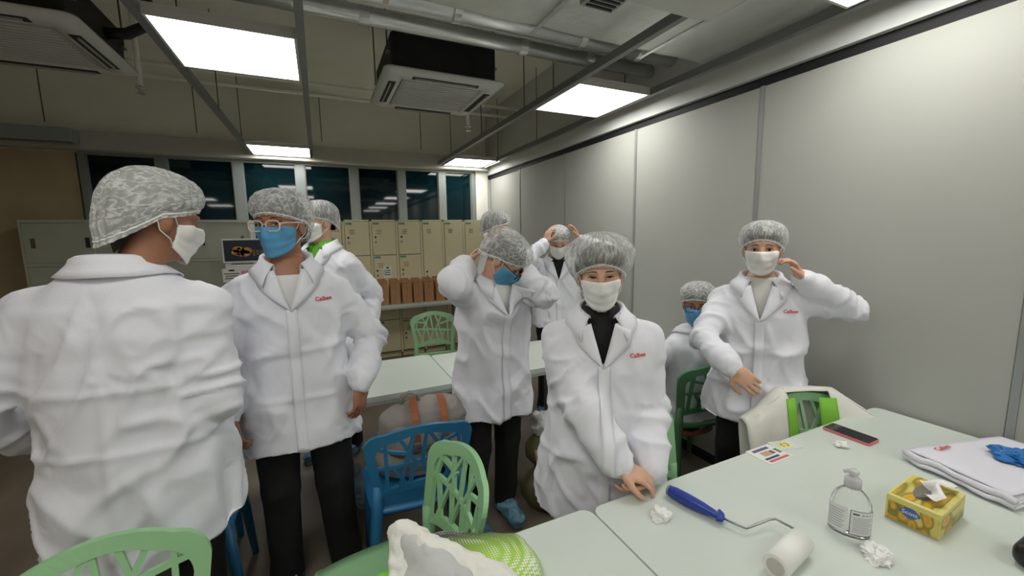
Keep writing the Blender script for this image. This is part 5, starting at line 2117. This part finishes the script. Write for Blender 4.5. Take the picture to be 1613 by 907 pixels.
B().tube([(-0.085, 0.03, 0.32), (-0.08, 0.02, 0.37), (-0.045, 0.02, 0.385), (-0.01, 0.02, 0.37), (0.0, 0.03, 0.32)], 0.010, 8).build('handle', m_grey_bag, bp, True)
tag(bp, 'grey canvas backpack with brown leather straps on the blue chair', 'backpack')

# ---- olive backpack with a clear bag, behind the smiling person
ob = empty('backpack', (1.10, 1.93, 0.0), 0.3)
F = Field()
F.cone((-0.05, 0, 0.13), (0.05, 0, 0.13), 0.11, 0.11, 0.03)
F.cone((-0.04, 0, 0.36), (0.04, 0, 0.36), 0.09, 0.09, 0.08)
soft('bag', F, 0.010, m_olive, ob, 0.006, 9, 2.0, 0.002)
F = Field()
F.ell((0, -0.10, 0.15), (0.085, 0.05, 0.10), None, 0.03)
soft('front_pocket', F, 0.009, m_olive, ob, 0.004, 10, 4.0, 0.002)
B().tube([(-0.12, -0.04, 0.40), (-0.14, -0.09, 0.30), (-0.13, -0.10, 0.15), (-0.09, -0.10, 0.06)], 0.014, 8, flat=0.4).build('shoulder_strap', mat('khaki_strap', srgb(140, 128, 88), 0.8), ob, True)
tag(ob, 'olive backpack on the floor behind the smiling person', 'backpack')
pb = empty('plastic_bag', (1.08, 1.90, 0.462), 0.2)
m_film = mat('plastic_film', srgb(206, 206, 204), 0.25, var=0.1, vscale=18, trans=0.35, ior=1.2)
F = Field()
F.ell((0, 0, 0.055), (0.10, 0.075, 0.06), None, 0.02)
F.cone((-0.05, 0, 0.09), (-0.09, -0.02, 0.14), 0.03, 0.018, 0.02)
soft('film', F, 0.007, m_film, pb, 0.006, 24, 3.0, 0.0)
F = Field()
F.ell((0.03, -0.074, 0.06), (0.04, 0.014, 0.03), None, 0.01)
soft('pink_print', F, 0.005, mat('pink_label', srgb(226, 120, 122), 0.6), pb, 0.002, 20, 1.0)
tag(pb, 'clear plastic bag with pink print on the olive backpack', 'plastic bag')
pb2 = empty('plastic_bag', (0.17, 2.36, 0.0), 0.2)
F = Field()
F.ell((0, 0, 0.12), (0.10, 0.08, 0.115), None, 0.02)
F.cone((-0.04, 0, 0.2), (-0.06, 0, 0.29), 0.022, 0.012, 0.03)
F.cone((0.04, 0, 0.2), (0.05, 0, 0.28), 0.022, 0.012, 0.03)
soft('film', F, 0.008, mat('bluish_film', srgb(140, 164, 180), 0.3, var=0.35, vscale=16), pb2, 0.007, 20, 9.0, 0.001)
tag(pb2, 'bluish plastic bag on the floor under the middle table', 'plastic bag')
